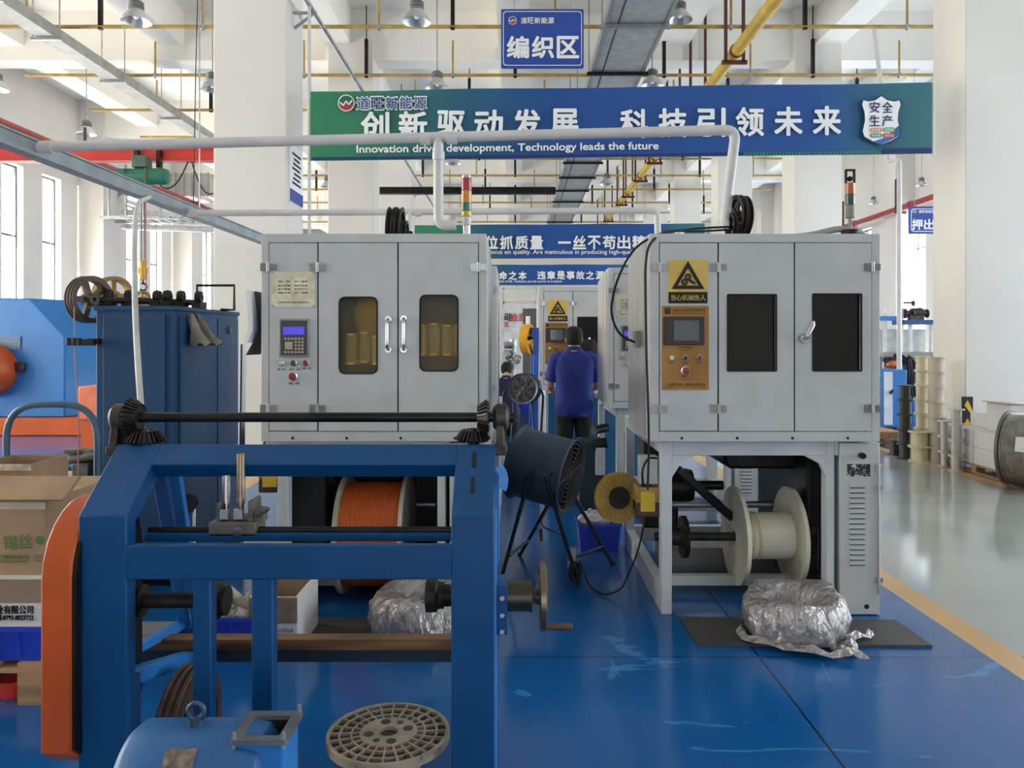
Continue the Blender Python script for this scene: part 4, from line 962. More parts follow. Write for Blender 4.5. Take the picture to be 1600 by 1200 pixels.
def lubricator(label, dx_, dz_):
  px_ = lambda x, d: px(x, d)+dx_
  pz_ = lambda y, d: pz(y, d)+dz_
  P_ = lambda x, y, d: P(x, y, d)+Vector((dx_, 0, dz_))
  t = thing('oil_lubricator', label, 'lubricator', P_(1010, 782, 4.42))
  MB().box(px_(992, 4.42), px_(1031, 4.42), 4.38, 4.5, pz_(806, 4.42), pz_(784, 4.42)).build('oil_cup', mat('dark_amber_oil', (70, 46, 26), .2, var=.1), t, bev=.008)
  MB().box(px_(992, 4.42), px_(1031, 4.42), 4.38, 4.5, pz_(784, 4.42), pz_(760, 4.42)).build('upper_cup', AMBER, t, bev=.006)
  MB().box(px_(1001, 4.38), px_(1023, 4.38), 4.372, 4.379, pz_(799, 4.38), pz_(769, 4.38)).build('yellow_label', YLABEL, t)
  MB().box(px_(999, 4.42), px_(1028, 4.42), 4.42, 4.5, pz_(757, 4.42), pz_(713, 4.42)).build('pump_box', GREYP, t, bev=.004)
  MB().box(px_(1004, 4.42), px_(1018, 4.42), 4.4, 4.48, pz_(761, 4.42), pz_(756, 4.42)).tube(round_path([P_(1005, 758, 4.39), P_(1003, 735, 4.36), P_(1012, 715, 4.38), P_(1026, 716, 4.42)], .05), .006, 6).build('fitting', BLACK, t)
lubricator('amber oil cup lubricator with yellow label below a small grey box', 0, 0)
lubricator('amber oil cup lubricator on the keypad machine, seen through the blue stand', -2.155, .14)
# ================================================================== BLUE WINDING STAND (nearest thing)
D = 2.3
sx = lambda x, d=D: px(x, d); sz = lambda y, d=D: pz(y, d)
ST = thing('winding_stand', 'big blue steel winding stand with a handwheel and a dark toothed gear shaft on top', 'machine stand', (sx(447), 2.6, 0))
zb, zt, yt = sz(806), 1.205, 2.53           # posts bend back at zb and lean to the top bar
def lean_pts(): return [(D, 0), (D, zb), (yt, zt), (yt+.055, zt-.05), (D+.06, zb-.03), (D+.06, 0)]
f = MB()
for a, b in ((122, 197), (705, 772)):
    f.prism(lean_pts(), (sx(a), 0, 0), (0, 1, 0), (0, 0, 1), sx(b)-sx(a))
# top bar lying in the leaning plane
dirv = Vector((0, yt-D, zt-zb)).normalized(); nv = Vector((0, dirv.z, -dirv.y))
top = Vector((0, yt, zt)); xa, xb = sx(197)-.002, sx(705)+.002
q0, q1 = top-dirv*.09, top
f.loft([[Vector((x, 0, 0))+Vector((0, p.y, p.z)) for p in (q0, q1, q1+nv*.06, q0+nv*.06)] for x in (xa, xb)])
f.box(sx(197)-.002, sx(705)+.002, D, D+.028, sz(906), sz(852))       # cross beam
for a, b in ((300, 328), (392, 425)): f.box(sx(a), sx(b), D+.004, D+.055, .02, sz(905))
f.build('front_frame', BLUE, ST, bev=.004)
# rear legs, feet and stretchers
for X, s in ((sx(160), 1), (sx(738), -1)):
    f = MB()
    if s < 0: f.bar((X, yt+.03, zt-.04), (X, 3.05, 0), .06, .05, (1, 0, 0))
    f.box(X-.03, X+.03, D+.05, 3.1, .0, .06)
    f.bar((X, D+.05, .5), (X, 2.92, .34), .05, .05, (1, 0, 0))
    f.build('rear_leg', BLUE3, ST, bev=.004)
f = MB()
for o_ in (0, .055): f.bar((-1.225+o_, 2.62, zt-.05), (-1.315+o_, 3.06, .40), .04, .03, (1, 0, 0))
f.bar((-1.39, 2.74, .425), (-1.3, 3.1, .425), .035, .03, (0, 0, 1)).box(-1.33, -1.26, 3.04, 3.1, 0, .41)
f.build('rear_brace', BLUE3, ST, bev=.004)
MB().prism([(-1.41, 2.73), (-1.31, 3.1), (-1.56, 3.1), (-1.56, 2.8)], (0, 0, .403), (1, 0, 0), (0, 1, 0), .008).build('base_plate', mat('dull_blue_plate', (118, 120, 124), .5, .2, var=.1), ST)
MB().box(-1.23, -1.18, 2.37, 2.42, 0, .5).build('side_plate', BLUE2, ST)
# wooden plank on an angle iron across the rear legs
MB().box(px(215, 2.9), px(712, 2.9), 2.9, 2.96, pz(1017, 2.9), pz(999, 2.9)).build('wooden_plank', WOODD, ST, bev=.003)
MB().box(px(215, 2.9), px(712, 2.9), 2.91, 2.96, pz(1036, 2.9), pz(1017, 2.9)).box(px(215, 2.9), px(712, 2.9), 2.96, 3.0, pz(1036, 2.9), pz(1034, 2.9)).build('angle_iron', mat('dark_blue_angle', (28, 48, 66), .5), ST)
# traverse rails with the guide carriage
MB().box(sx(196)-.0, sx(706), 2.42, 2.45, pz(846, 2.42), pz(834, 2.42)).build('guide_rail', BLUE, ST, bev=.002)
MB().cyl((sx(196), 2.45, pz(828, 2.45)), (sx(706), 2.45, pz(828, 2.45)), .011, n=12).build('traverse_shaft', BLACK, ST)
gx = lambda x: px(x, 2.46)
gz = lambda y: pz(y, 2.46)
cg = mat('grey_casting', (112, 106, 100), .5, .4, var=.15, vs=16, bump=.15, bs=40)
c = MB().box(gx(333), gx(406), 2.42, 2.52, gz(834), gz(812)).build('guide_carriage', cg, ST, bev=.004)
MB().box(gx(344), gx(350), 2.43, 2.52, gz(812), gz(783)).box(gx(392), gx(399), 2.43, 2.52, gz(812), gz(780)).box(gx(350), gx(392), 2.45, 2.5, gz(812), gz(806)).build('carriage_cheek', cg, c, bev=.003)
for a, b, t0, m in ((348, 360, 742, CHROME), (370, 383, 709, mat('bronze_roller', (170, 150, 124), .35, .8, var=.15, vs=20))):
    MB().cyl((gx((a+b)/2), 2.46, gz(786)), (gx((a+b)/2), 2.46, gz(t0)), (gx(b)-gx(a))/2, n=18).cyl((gx((a+b)/2), 2.46, gz(800)), (gx((a+b)/2), 2.46, gz(786)), (gx(b)-gx(a))*.3, n=12).build('guide_roller', m, c)
f = MB()
for x in (354, 377): f.box(gx(x-7), gx(x+7), 2.43, 2.445, gz(808), gz(793))
f.cyl((gx(378), 2.418, gz(826)), (gx(378), 2.425, gz(826)), .016).build('clamp_screw', CHROME, c)
MB().box(gx(396), gx(412), 2.45, 2.5, gz(815), gz(795)).tube([(gx(402), 2.45, gz(806)), (gx(418), 2.44, gz(796)), (gx(424), 2.44, gz(792))], .006, 8).build('carriage_lever', cg, c)
# top shaft, bearings and bevel gears
SY, SZ = 2.58, pz(652, 2.58)
MB().cyl((px(190, SY), SY, SZ), (px(802, SY), SY, SZ), .0165, n=20).build('drive_shaft', BLACK, ST)
def bevel_gear(c, axis, R, r, h, n):
    a, u, v = basis(axis); c = Vector(c); o = None
    f = MB().lathe([(.014, 0), (R*.93, 0), (r*.88, h), (r*.4, h), (r*.35, h*1.3), (.014, h*1.3)], c, axis, 40, closed=True)
    for k in range(n):
        q = u*math.cos(2*PI*k/n)+v*math.sin(2*PI*k/n)
        p0 = c+q*R*.94; p1 = c+q*r*.9+a*h
        f.bar(p0, p1, 2*PI*R/n*.42, .016, a.cross(q))
    return f
gm = mat('gear_steel', (66, 58, 54), .4, .75, var=.25, vs=20)
bevel_gear((px(203, SY), SY, SZ), (1, 0, 0), .066, .042, .034, 26).build('bevel_gear', gm, ST)
bevel_gear((px(222, SY)+.01, SY, SZ-.082), (0, 0, 1), .066, .042, .034, 26).build('bevel_gear', gm, ST)
bevel_gear((px(762, SY), SY, SZ), (-1, 0, 0), .058, .036, .03, 24).build('bevel_gear', gm, ST)
bevel_gear((px(741, SY)-.005, SY, SZ-.076), (0, 0, 1), .058, .036, .03, 24).build('bevel_gear', gm, ST)
og = mat('olive_bearing', (66, 66, 56), .5, .3, var=.15)
for x, s in ((188, -1), (782, 1)):
    X = px(x, SY)
    MB().lathe([(.018, -.025), (.034, -.025), (.046, -.012), (.046, .018), (.03, .03), (.018, .03)], (X, SY, SZ), (1, 0, 0), 24, closed=True).build('bearing', og if s < 0 else IRON, ST)
    MB().prism([(-.03, .01), (.03, .01), (.055, -.1), (-.055, -.1)], (X+.012, SY, SZ), (0, 1, 0), (0, 0, 1), -.026).box(X-.02, X+.02, SY-.06, SY+.06, SZ-.12, SZ-.09).build('bearing_bracket', IRON, ST, bev=.004)
for X in (px(222, SY)+.01, px(741, SY)-.005): MB().cyl((X, SY, SZ-.125), (X, SY, SZ-.07), .022).lathe([(.0, 0), (.05, 0), (.05, .016), (0, .02)], (X, SY, SZ-.115), (0, 0, 1), 20).build('gear_seat', IRON, ST)
# extras on the post by the aisle: curved slotted arm, plates, spindles, handwheel
f = MB()
pts = arc((sx(757, 2.42), 2.42, sz(752, 2.42)), (1, 0, 0), (0, 0, 1), .075, -.45, .8, 8); inn = arc((sx(757, 2.42), 2.42, sz(752, 2.42)), (1, 0, 0), (0, 0, 1), .05, -.45, .8, 8)
f.loft([[a, b, b+Vector((0, .015, 0)), a+Vector((0, .015, 0))] for a, b in zip(pts, inn)])
f.build('slotted_arm', mat('light_blue_tone', (70, 148, 222), .4), ST)
MB().box(sx(770), sx(775), D+.02, D+.1, 0, sz(806)).build('lit_side_strip', mat('light_blue_tone', (70, 148, 222)), ST)  # post's side face, coloured lighter blue where it catches the light
MB().prism([(0, 0), (.1, 0), (.1, .26), (.05, .3), (0, .24)], (sx(772), D+.12, sz(905)), (0, 1, 0), (0, 0, 1), .012).build('bearing_plate', BLUE3, ST)
for y0, y1 in ((730, 706), (771, 746)): MB().obox(Vector((sx(736), 0, 0))+Vector((0, D+(yt-D)*(806-(y0+y1)/2)/116, zb+(zt-zb)*(806-(y0+y1)/2)/116)), .013, .06, .006, (1, 0, 0), dirv).build('adjusting_slot', GASK, ST)
HX = lambda x: px(x, 2.42)
HZ = pz(931, 2.42)
f = MB().box(HX(774), HX(793), 2.36, 2.48, pz(981, 2.42), pz(906, 2.42)); f.build('bearing_block', BLUE, ST, bev=.003)
for y in (924, 950, 975): MB().cyl((HX(785), 2.352, pz(y, 2.42)), (HX(785), 2.36, pz(y, 2.42)), .008, n=6).build('block_bolt', ZINC, ST)
hw = MB().cyl((HX(792), 2.42, HZ), (HX(830), 2.42, HZ), .047, n=24).cyl((HX(828), 2.42, HZ), (HX(831), 2.42, HZ), .05, n=24).cyl((HX(830), 2.42, HZ), (HX(840), 2.42, HZ), .014).build('handwheel_sleeve', mat('olive_steel', (74, 70, 58), .4, .7, var=.2), ST)
X = HX(848)
f = MB().lathe([(.09, -.012), (.105, -.008), (.105, .008), (.09, .012)], (X, 2.42, HZ), (1, 0, 0), 36, closed=True).lathe([(0, -.03), (.022, -.03), (.03, -.002), (0, .004)], (X, 2.42, HZ), (1, 0, 0), 20)
for k in range(3):
    q = Vector((0, math.cos(.5+2*PI*k/3), math.sin(.5+2*PI*k/3))); f.bar(Vector((X-.012, 2.42, HZ))+q*.015, Vector((X, 2.42, HZ))+q*.095, .022, .012, (1, 0, 0))
hwl = f.build('handwheel', mat('handwheel_steel', (120, 108, 92), .35, .8, var=.15), ST)
MB().cyl((X, 2.42, HZ-.098), (X+.01, 2.42, HZ-.098), .005, n=8).lathe([(0, .008), (.0085, .01), (.0115, .05), (.0105, .09), (.007, .094), (0, .094)], (X, 2.42, HZ-.098), (1, 0, 0), 14).build('crank_grip', mat('brown_grip', (96, 66, 44), .5), hwl)
for x0_, x1_, xe, zc, R in ((326, 357, 345, 938, .058), (664, 684, 705, 930, .052)):
    d_ = 2.44
    f = MB().lathe([(0, -.0), (R*.5, 0), (R, .006), (R, .036), (R*.8, .045), (R*.8, .06), (0, .06)], (px(x0_, d_), d_, pz(zc, d_)), (1, 0, 0), 28)
    if x0_ > 500: f.cyl((px(680, d_), d_, pz(930, d_)), (px(716, d_), d_, pz(930, d_)), .034)
    else: f.cyl((px(200, d_), d_, pz(938, d_)), (px(330, d_), d_, pz(938, d_)), .024).lathe([(.0, 0), (.04, 0), (.05, .012), (.05, .03), (0, .03)], (px(210, d_), d_, pz(938, d_)), (1, 0, 0), 20)
    f.build('spindle', DARK, ST)
# belt guard on the far side from the aisle
pr = []
cyc, r_ = 2.47, .21
for k in range(13): a = PI*k/12; pr.append((cyc-r_*math.cos(a), .84+r_*math.sin(a)))
pr += [(cyc+r_, .33), (cyc+r_-.05, .285), (cyc-r_+.05, .285), (cyc-r_, .33)]
MB().prism(pr, (px(63, 2.26), 0, 0), (0, 1, 0), (0, 0, 1), px(110, 2.26)-px(63, 2.26)).build('belt_guard', ORANGE, ST, bev=.006)
MB().prism([(a+(2.47-a)*.04, b+(.66-b)*.02) for a, b in pr], (px(110, 2.26), 0, 0), (0, 1, 0), (0, 0, 1), .012).build('guard_dark_gap', BLACK, ST)  # black sheet put where only a dark gap shows beside the guard
f = MB()
for z in (.4, .86): f.cyl((px(108, 2.4), 2.4, z), (px(126, 2.4), 2.4, z), .012, n=10)
f.build('guard_stud', ZINC, ST)
# big pulley with belts
pc = Vector((-1.115, 2.62, .215))
PU = pulley(ST, pc, (1, 0, 0), .205, .075, mat('rusty_pulley', (92, 66, 54), .6, .4, var=.25, vs=14, bump=.2, bs=40), 'belt_pulley', spokes=4, grooves=3)
MB().lathe([(.018, -.04), (.068, -.04), (.068, .04), (.018, .04)], (-1.115, 1.92, .16), (1, 0, 0), 28, closed=True).cyl((-1.17, 1.92, .16), (-.99, 1.92, .16), .016).build('belt_pulley', DARK, ST)
bl = mat('old_belt', (88, 70, 58), .75, var=.2, vs=14)
for k in range(3):
    X = -1.14+.025*k; pts = []
    pts += [(X, 2.62+.207*math.cos(a), .215+.207*math.sin(a)) for a in [-.5+(PI+.75)*i/20 for i in range(21)]]
    pts += [(X, 1.92+.07*math.cos(a), .16+.07*math.sin(a)) for a in [PI*.58+(PI*.95)*i/10 for i in range(11)]]
    MB().tube(pts, .0095, 8, closed=True).build('drive_belt', bl, ST)
# ================================================================== MOTOR IN FRONT OF THE STAND
MO = thing('electric_motor', 'blue electric motor with an open terminal box and lifting eye before the stand', 'motor', (-.78, 1.95, 0))
mc = Vector((-.78, 1.95, .40)); mR = .148
z_top = pz(1131, 1.95)
mc.z = z_top-mR
MB().lathe([(0, -.2), (.11, -.2), (.13, -.19), (.147, -.17), (.148, -.1), (.148, .11), (.14, .15), (.11, .17), (0, .175)], mc, (1, 0, 0), 40).build('body', mat('motor_blue', (42, 100, 158), .4, var=.07, vs=6, bump=.1, bs=20), MO)
MB().cyl(mc-Vector((.19, 0, 0)), mc-Vector((.25, 0, 0)), .02).build('shaft_end', DARK, MO)
MB().lathe([(.012, -.005), (.02, -.005), (.02, .012), (.012, .012)], mc+Vector((-.03, -.0, mR)), (0, 0, 1), 14, closed=True).tube(arc(mc+Vector((-.03, 0, mR+.033)), (1, 0, 0), (0, 0, 1), .02, 0, 2*PI, 20)[:-1], .0065, 10, closed=True).cyl(mc+Vector((-.03, 0, mR-.01)), mc+Vector((-.03, 0, mR+.014)), .018).build('lifting_eye', mat('blue_grey_eye', (70, 96, 118), .4, .5), MO)
f = MB().box(mc.x-.17, mc.x+.13, 1.82, 2.08, mc.z-mR-.06, mc.z-mR+.03).build('foot', BLUE, MO, bev=.006)
MB().box(-.98, -.5, 1.74, 2.12, .0, mc.z-mR-.06).build('plinth', mat('dark_plinth', (44, 54, 66), .6), MO, bev=.005)
t0 = mc+Vector((.155, -.04, mR-.05))
MB().ring_prism([(a, b) for a, b in rrect(.12, .13, .01)], [(a, b) for a, b in rrect(.1, .11, .006)], t0+Vector((0, .03, -.09)), (1, 0, 0), (0, 1, 0), .13).box(t0.x-.055, t0.x+.055, t0.y-.03, t0.y+.09, t0.z-.09, t0.z-.075).build('terminal_box', BLUE3, MO, bev=.003)
MB().ring_prism([(a, b) for a, b in rrect(.099, .109, .006)], [(a, b) for a, b in rrect(.094, .104, .005)], t0+Vector((0, .03, -.074)), (1, 0, 0), (0, 1, 0), .113).box(t0.x-.049, t0.x+.049, t0.y-.024, t0.y+.084, t0.z-.075, t0.z-.07).build('dark_box_inside', DARK, MO)  # inner shell added only to turn the open box dark inside
MB().ring_prism([(a, b) for a, b in rrect(.14, .15, .01)], [(a, b) for a, b in rrect(.09, .1, .006)], t0+Vector((0, .03, .04)), (1, 0, 0), (0, 1, 0), .012).build('box_rim', mat('grey_rim', (120, 122, 124), .4, .5, var=.15), MO)
f = MB()
for a, b in ((.06, .1), (.06, -.04), (-.06, -.04)): f.cyl(t0+Vector((a, b, .03)), t0+Vector((a, b, .07)), .005, n=8)
f.build('rim_screw', ZINC, MO)
a_ = .52
MB().obox(mc+Vector((-.03, -math.cos(a_+.25)*mR*1.0, math.sin(a_+.25)*mR*1.0)), .075, .07, .006, (1, 0, 0), (0, math.sin(a_+.25), math.cos(a_+.25))).build('rating_plate', mat('corroded_plate', (136, 120, 110), .5, .4, var=.3, vs=40, bump=.3, bs=80), MO)
# ================================================================== REEL STANDING UNDER THE STAND
RC = Vector((px(607, 2.42), 2.42, 0)); R = .192
t = thing('cable_reel', 'grimy ribbed plastic reel standing on end on the floor under the blue stand', 'reel', RC)
rm = mat('grimy_ivory', (158, 146, 126), .55, var=.15, vs=12, dark=((70, 60, 50), 16, .6)); rd = mat('grimy_recess', (70, 58, 46), .7, var=.15, vs=14)
ZT_ = .315
MB().cyl((RC.x, RC.y, ZT_-.022), (RC.x, RC.y, ZT_-.012), R-.004, n=48).build('flange_web', rd, t)
f = MB().lathe([(R-.012, -.026), (R, -.026), (R, 0), (R-.012, 0)], (RC.x, RC.y, ZT_), (0, 0, 1), 56, closed=True)
for q in (.115, .152): f.lathe([(q-.003, -.014), (q+.003, -.014), (q+.003, -.001), (q-.003, -.001)], (RC.x, RC.y, ZT_), (0, 0, 1), 48, closed=True)
for k in range(24):
    a = 2*PI*k/24+.06; q = Vector((math.cos(a), math.sin(a), 0)); f.bar(Vector((RC.x, RC.y, ZT_-.007))+q*.08, Vector((RC.x, RC.y, ZT_-.007))+q*(R-.008), .005, .013, (-q.y, q.x, 0))
hubp = [(.03, -.014), (.09, -.014), (.09, .0), (.03, 0)]
f.lathe(hubp, (RC.x, RC.y, ZT_), (0, 0, 1), 40, closed=True).build('flange_rib', rm, t)
f = MB()
for k in range(4): a = PI/2*k+.3; f.cyl((RC.x+.062*math.cos(a), RC.y+.062*math.sin(a), ZT_-.002), (RC.x+.062*math.cos(a), RC.y+.062*math.sin(a), ZT_+.0008), .016, n=16)
for k in range(2): a = PI*k+1.1; f.cyl((RC.x+.062*math.cos(a), RC.y+.062*math.sin(a), ZT_-.002), (RC.x+.062*math.cos(a), RC.y+.062*math.sin(a), ZT_+.0008), .011, n=14)
f.build('flange_hole', rd, t)
MB().cyl((RC.x, RC.y, .02), (RC.x, RC.y, ZT_-.02), .1, n=36).lathe([(.03, .0), (R, 0), (R, .022), (.03, .022)], RC, (0, 0, 1), 48, closed=True).build('drum', rm, t)

# ================================================================== DRUM FANS
FANB = mat('fan_slate_blue', (46, 62, 78), .42, .2, var=.08); FANR = mat('fan_rim', (110, 120, 130), .4, .5)
def drum_fan(label, c, axis, R, L_, legs, grp='drum fans'):
    c = Vector(c); a = Vector(axis).normalized(); _, u, v = basis(a)
    t = thing('drum_fan', label, 'fan', (c.x, c.y, 0), grp)
    MB().lathe([(R*.97, -L_/2), (R, -L_/2), (R, L_/2), (R*.97, L_/2)], c, a, 44, closed=True).build('drum', FANB, t)
    for s in (-1, 1): MB().lathe([(R*.97, L_/2*s-.008), (R*1.09, L_/2*s-.004+.018*s), (R*1.09, L_/2*s+.004+.018*s), (R*.97, L_/2*s+.008)], c, a, 44, closed=True).build('rim', FANR if s > 0 else FANB, t)
    for s in (1, -1):
        e = c+a*(L_/2*s); f = MB()
        for k in range(1, 8): f.lathe([(R*.13*k-.0035, -.003), (R*.13*k+.0035, -.003), (R*.13*k+.0035, .003), (R*.13*k-.0035, .003)], e, a, 32, closed=True)
        for k in range(4):
            q = u*math.cos(PI*k/4+.2)+v*math.sin(PI*k/4+.2); f.cyl(e-q*R*.97, e+q*R*.97, .004, n=6)
        f.cyl(e-a*.004, e+a*.008*s, R*.13, n=18); f.build('grille', mat('grille_wire', (120, 112, 112), .4, .6), t)
    f = MB().cyl(c-a*.06, c+a*.06, R*.24, n=20)
    for k in range(6):
        q = u*math.cos(2*PI*k/6)+v*math.sin(2*PI*k/6); n2 = a.cross(q)
        f.obox(c+q*R*.56, R*.68, R*.38, .006, q, n2+a*.6)
    f.build('impeller', BLACK, t)
    if legs:
        for (apex, f0, f1, br) in legs:
            ap = Vector(apex); f0, f1 = Vector(f0), Vector(f1)
            k0 = ap+(f0-ap)*.12; k1 = ap+(f1-ap)*.12; m = MB()
            e0, e1 = ap+Vector((-.06, 0, -.08)), ap+Vector((.06, 0, -.08)); m.tube([f0, f0.lerp(e0, .5), e0, ap+Vector((-.045, 0, -.03)), ap+Vector((-.02, 0, -.003)), ap+Vector((.02, 0, -.003)), ap+Vector((.045, 0, -.03)), e1, f1.lerp(e1, .5), f1], .0125, 10)
            m.cyl(f0, f0+Vector((0, 0, .02)), .016).cyl(f1, f1+Vector((0, 0, .02)), .016)
            m.build('leg_frame', mat('leg_dark', (46, 50, 58), .35, .6), t)
        A_, B_ = legs
        for i in (1, 2):
            p0 = A_[i]; p1 = B_[i]; p0 = Vector(A_[0]).lerp(Vector(p0), .78); p1 = Vector(B_[0]).lerp(Vector(p1), .78)
            MB().cyl(p0, p1, .01, n=10).build('cross_bar', mat('leg_dark', (46, 50, 58)), t)
    return t
fc = P(852, 732, 5.0); ax = Vector((.91, -.40, -.18))
FAN = drum_fan('big slate blue drum fan on splayed tubular legs in the aisle', fc, ax, .226, .34, [
    (P(840, 733, 4.745), Vector((px(783, 5.0), 4.95, 0)), Vector((px(907, 4.72), 4.86, 0)), None),
    (P(880, 752, 5.28), Vector((px(812, 5.45), 5.5, 0)), Vector((px(958, 5.28), 5.28, 0)), None)])
MB().obox(fc+Vector((-.01, -.235, .02)), .1, .03, .1, ax, (0, 0, 1)).build('pivot_plate', FANB, FAN)
MB().obox(P(893, 872, 4.88), .05, .05, .13, (1, 0, 0), (0, 1, 0)).build('plastic_wrap', mat('clear_wrap', (150, 152, 150), .25, bump=.8, bs=40), FAN)
f = MB()
for k in range(5):
    c = P(896+1.2*k, 893, 4.84-.012*k); f.tube([c+Vector((.028*math.cos(q), .01*math.sin(q*2), .06*math.sin(q))) for q in [2*PI*i/18 for i in range(18)]], .006, 6, closed=True)
f.tube(round_path([P(905, 876, 4.85), (px(925, 4.6), 4.72, .02), (px(950, 4.5), 4.62, .008), (px(975, 4.5), 4.6, .05), (px(1000, 4.4), 4.42, .34), (px(1012, 4.38), 4.38, .62)], .15), .006, 6)
solo(f, 'fan_power_cord', INK, 'black power cord coiled on the big fan leg and trailing over the floor', 'cord')
solo(MB().tube(round_path([P(858, 790, 4.86), P(845, 815, 4.84), P(848, 823, 4.84), P(880, 838, 4.84)], .05), .005, 6).cyl(P(845, 826, 4.84), P(846, 845, 4.84), .01, n=8), 'fan_switch_cord', mat('dark_red_plug', (90, 26, 30), .4), 'short cord with dark red end dangling below the big fan', 'cord')
c = P(820, 607, 7.95)
drum_fan('small drum fan facing up the aisle beside the blue stand with yellow wheel', c, (-.25, -1, .05), .145, .17, [((c.x-.165, c.y, c.z), (c.x-.17, c.y-.17, .0), (c.x-.17, c.y+.17, 0), 0), ((c.x+.13, c.y, c.z), (c.x+.14, c.y-.17, 0), (c.x+.14, c.y+.17, 0), 0)])
# ================================================================== FLOOR THINGS NEAR THE MACHINES
MATR = mat('rubber_mat', (74, 72, 72), .6, var=.1, vs=5, bump=.1, bs=60)
def floor_mat(label, corners):
    pts = [Vector((px(x, 1), 1, 0)) for x, y in corners]
    q = []
    for x, y in corners:
        d = EYE*F/(y-CY); q.append((px(x, d), d))
    return solo(MB().prism(q, (0, 0, .001), (1, 0, 0), (0, 1, 0), .012), 'rubber_mat', MATR, label, 'mat', 'rubber mats')
floor_mat('dark rubber mat on the blue floor before the warning sign machine', [(1090, 1010), (1457, 1012), (1400, 972), (1062, 967)])
floor_mat('dark rubber mat on the floor before the keypad machine, seen through the stand', [(470, 1003), (735, 1003), (735, 968), (490, 968)])
FOIL = mat('cloudy_plastic_wrap', (172, 166, 164), .16, .45, var=.12, vs=12, bump=1.0, bs=26, bd=.035, stretch=(1, 1, .5))
def wrapped(label, c, Ro, h, tails):
    t = thing('wrapped_coil', label, 'wrapped coil', c, 'wrapped coils')
    mb = MB(); n = 72; prof = [(.3, .05), (.85, .0), (1.0, .12), (1.02, .5), (.97, .82), (.86, .98), (.7, 1.02), (.55, .96), (.42, .82), (.36, .6), (.3, .4)]
    rings = []
    for k in range(n):
        a = 2*PI*k/n; r_ = []
        for i, (q, z) in enumerate(prof):
            w_ = 1+.035*math.sin(a*5+i)+.02*math.sin(a*13+i*2.3)+random.uniform(-.014, .014)
            zz_ = z*h*(1+.07*math.sin(a*3+1)*(z > .7)+.16*max(0, math.cos(a-.9))*(z > .8))+random.uniform(-.004, .004)
            r_.append((c[0]+Ro*q*w_*math.cos(a), c[1]+Ro*q*w_*math.sin(a), c[2]+zz_+.002))
        rings.append(r_)
    mb.loft(rings, caps=False, closed=True); o = mb.build('wrapped_body', FOIL, t, smooth=60)
    f = MB()
    for (a0, a1, L_) in tails:
        pts = []; m = 10
        rr = []
        for i in range(m+1):
            a = a0+(a1-a0)*i/m; e = Ro*(1.03+.12*math.sin(i*.9)+L_*(i/m)**3)
            w_ = .045*(1-.5*abs(2*i/m-1))
            p = Vector((c[0]+e*math.cos(a), c[1]+e*math.sin(a), c[2]+.016+.008*math.sin(i*2.1)))
            q = Vector((math.cos(a), math.sin(a), 0))
            rr.append([p-q*w_, p+Vector((0, 0, .022+.01*math.sin(i*3))), p+q*w_, p+Vector((0, 0, .006))])
        f.loft(rr)
    if tails: f.build('loose_film', FOIL, t, smooth=60)
    return t
dW = 3.98
wrapped('coil wrapped in cloudy plastic film on the rubber mat before the warning sign machine', (px(1245, dW), dW+.05, .013), .262, .2, [(PI*.98, PI*1.7, .25), (-.95, -.12, .35), (-1.25, -1.05, .55)])
wrapped('coil wrapped in cloudy plastic film behind the wooden plank of the stand', (px(660, 4.0), 4.02, .013), .27, .225, [])
# open carton and blue parts bin on the floor behind the plank
def carton(name, label, x0, x1, y0, y1, z0, z1, m, flaps=(), grp=None, open_=True, rot=0):
    t = thing(name, label, 'box', ((x0+x1)/2, (y0+y1)/2, z0), grp)
    th = .008; f = MB().box(x0, x1, y0, y0+th, z0, z1).box(x0, x1, y1-th, y1, z0, z1).box(x0, x0+th, y0+th, y1-th, z0, z1).box(x1-th, x1, y0+th, y1-th, z0, z1).box(x0+th, x1-th, y0+th, y1-th, z0, z0+th)
    if not open_: f.box(x0+.001, x1-.001, y0+.001, y1-.001, z1-.006, z1+.002)
    f.build('box_body', m, t)
    for fl in flaps:
        MB().prism(fl, (x0, 0, 0), (0, 1, 0), (0, 0, 1), x1-x0).build('flap', m, t)
    return t
x0, x1 = px(390, 3.75), px(464, 3.75)
t = carton('open_carton', 'open white and brown printed carton standing behind the wooden plank', x0, x1, 3.75, 4.15, .005, pz(933, 3.75), CARDW)
MB().box(x0-.002, x1+.002, 3.744, 3.75, pz(973, 3.75), pz(933, 3.75)-.001).build('brown_tape', mat('brown_tape', (150, 128, 108), .4, bump=.5, bs=30), t)
MB().box(x0+.01, x1-.01, 4.13, 4.141, .02, pz(933, 3.75)+.0).build('inner_lining', CARD, t)
MB().box(x0+.009, x1-.009, 3.759, 3.76, .1, pz(934, 3.75)).build('inner_lining', CARD, t)
text([('业有限公司出品', (px(438, 3.75), 3.742, pz(984, 3.75)), .02, .13), ('江西省南昌市', (px(436, 3.75), 3.742, pz(992, 3.75)), .018, .1)], INK, t, 'box_print', .001)
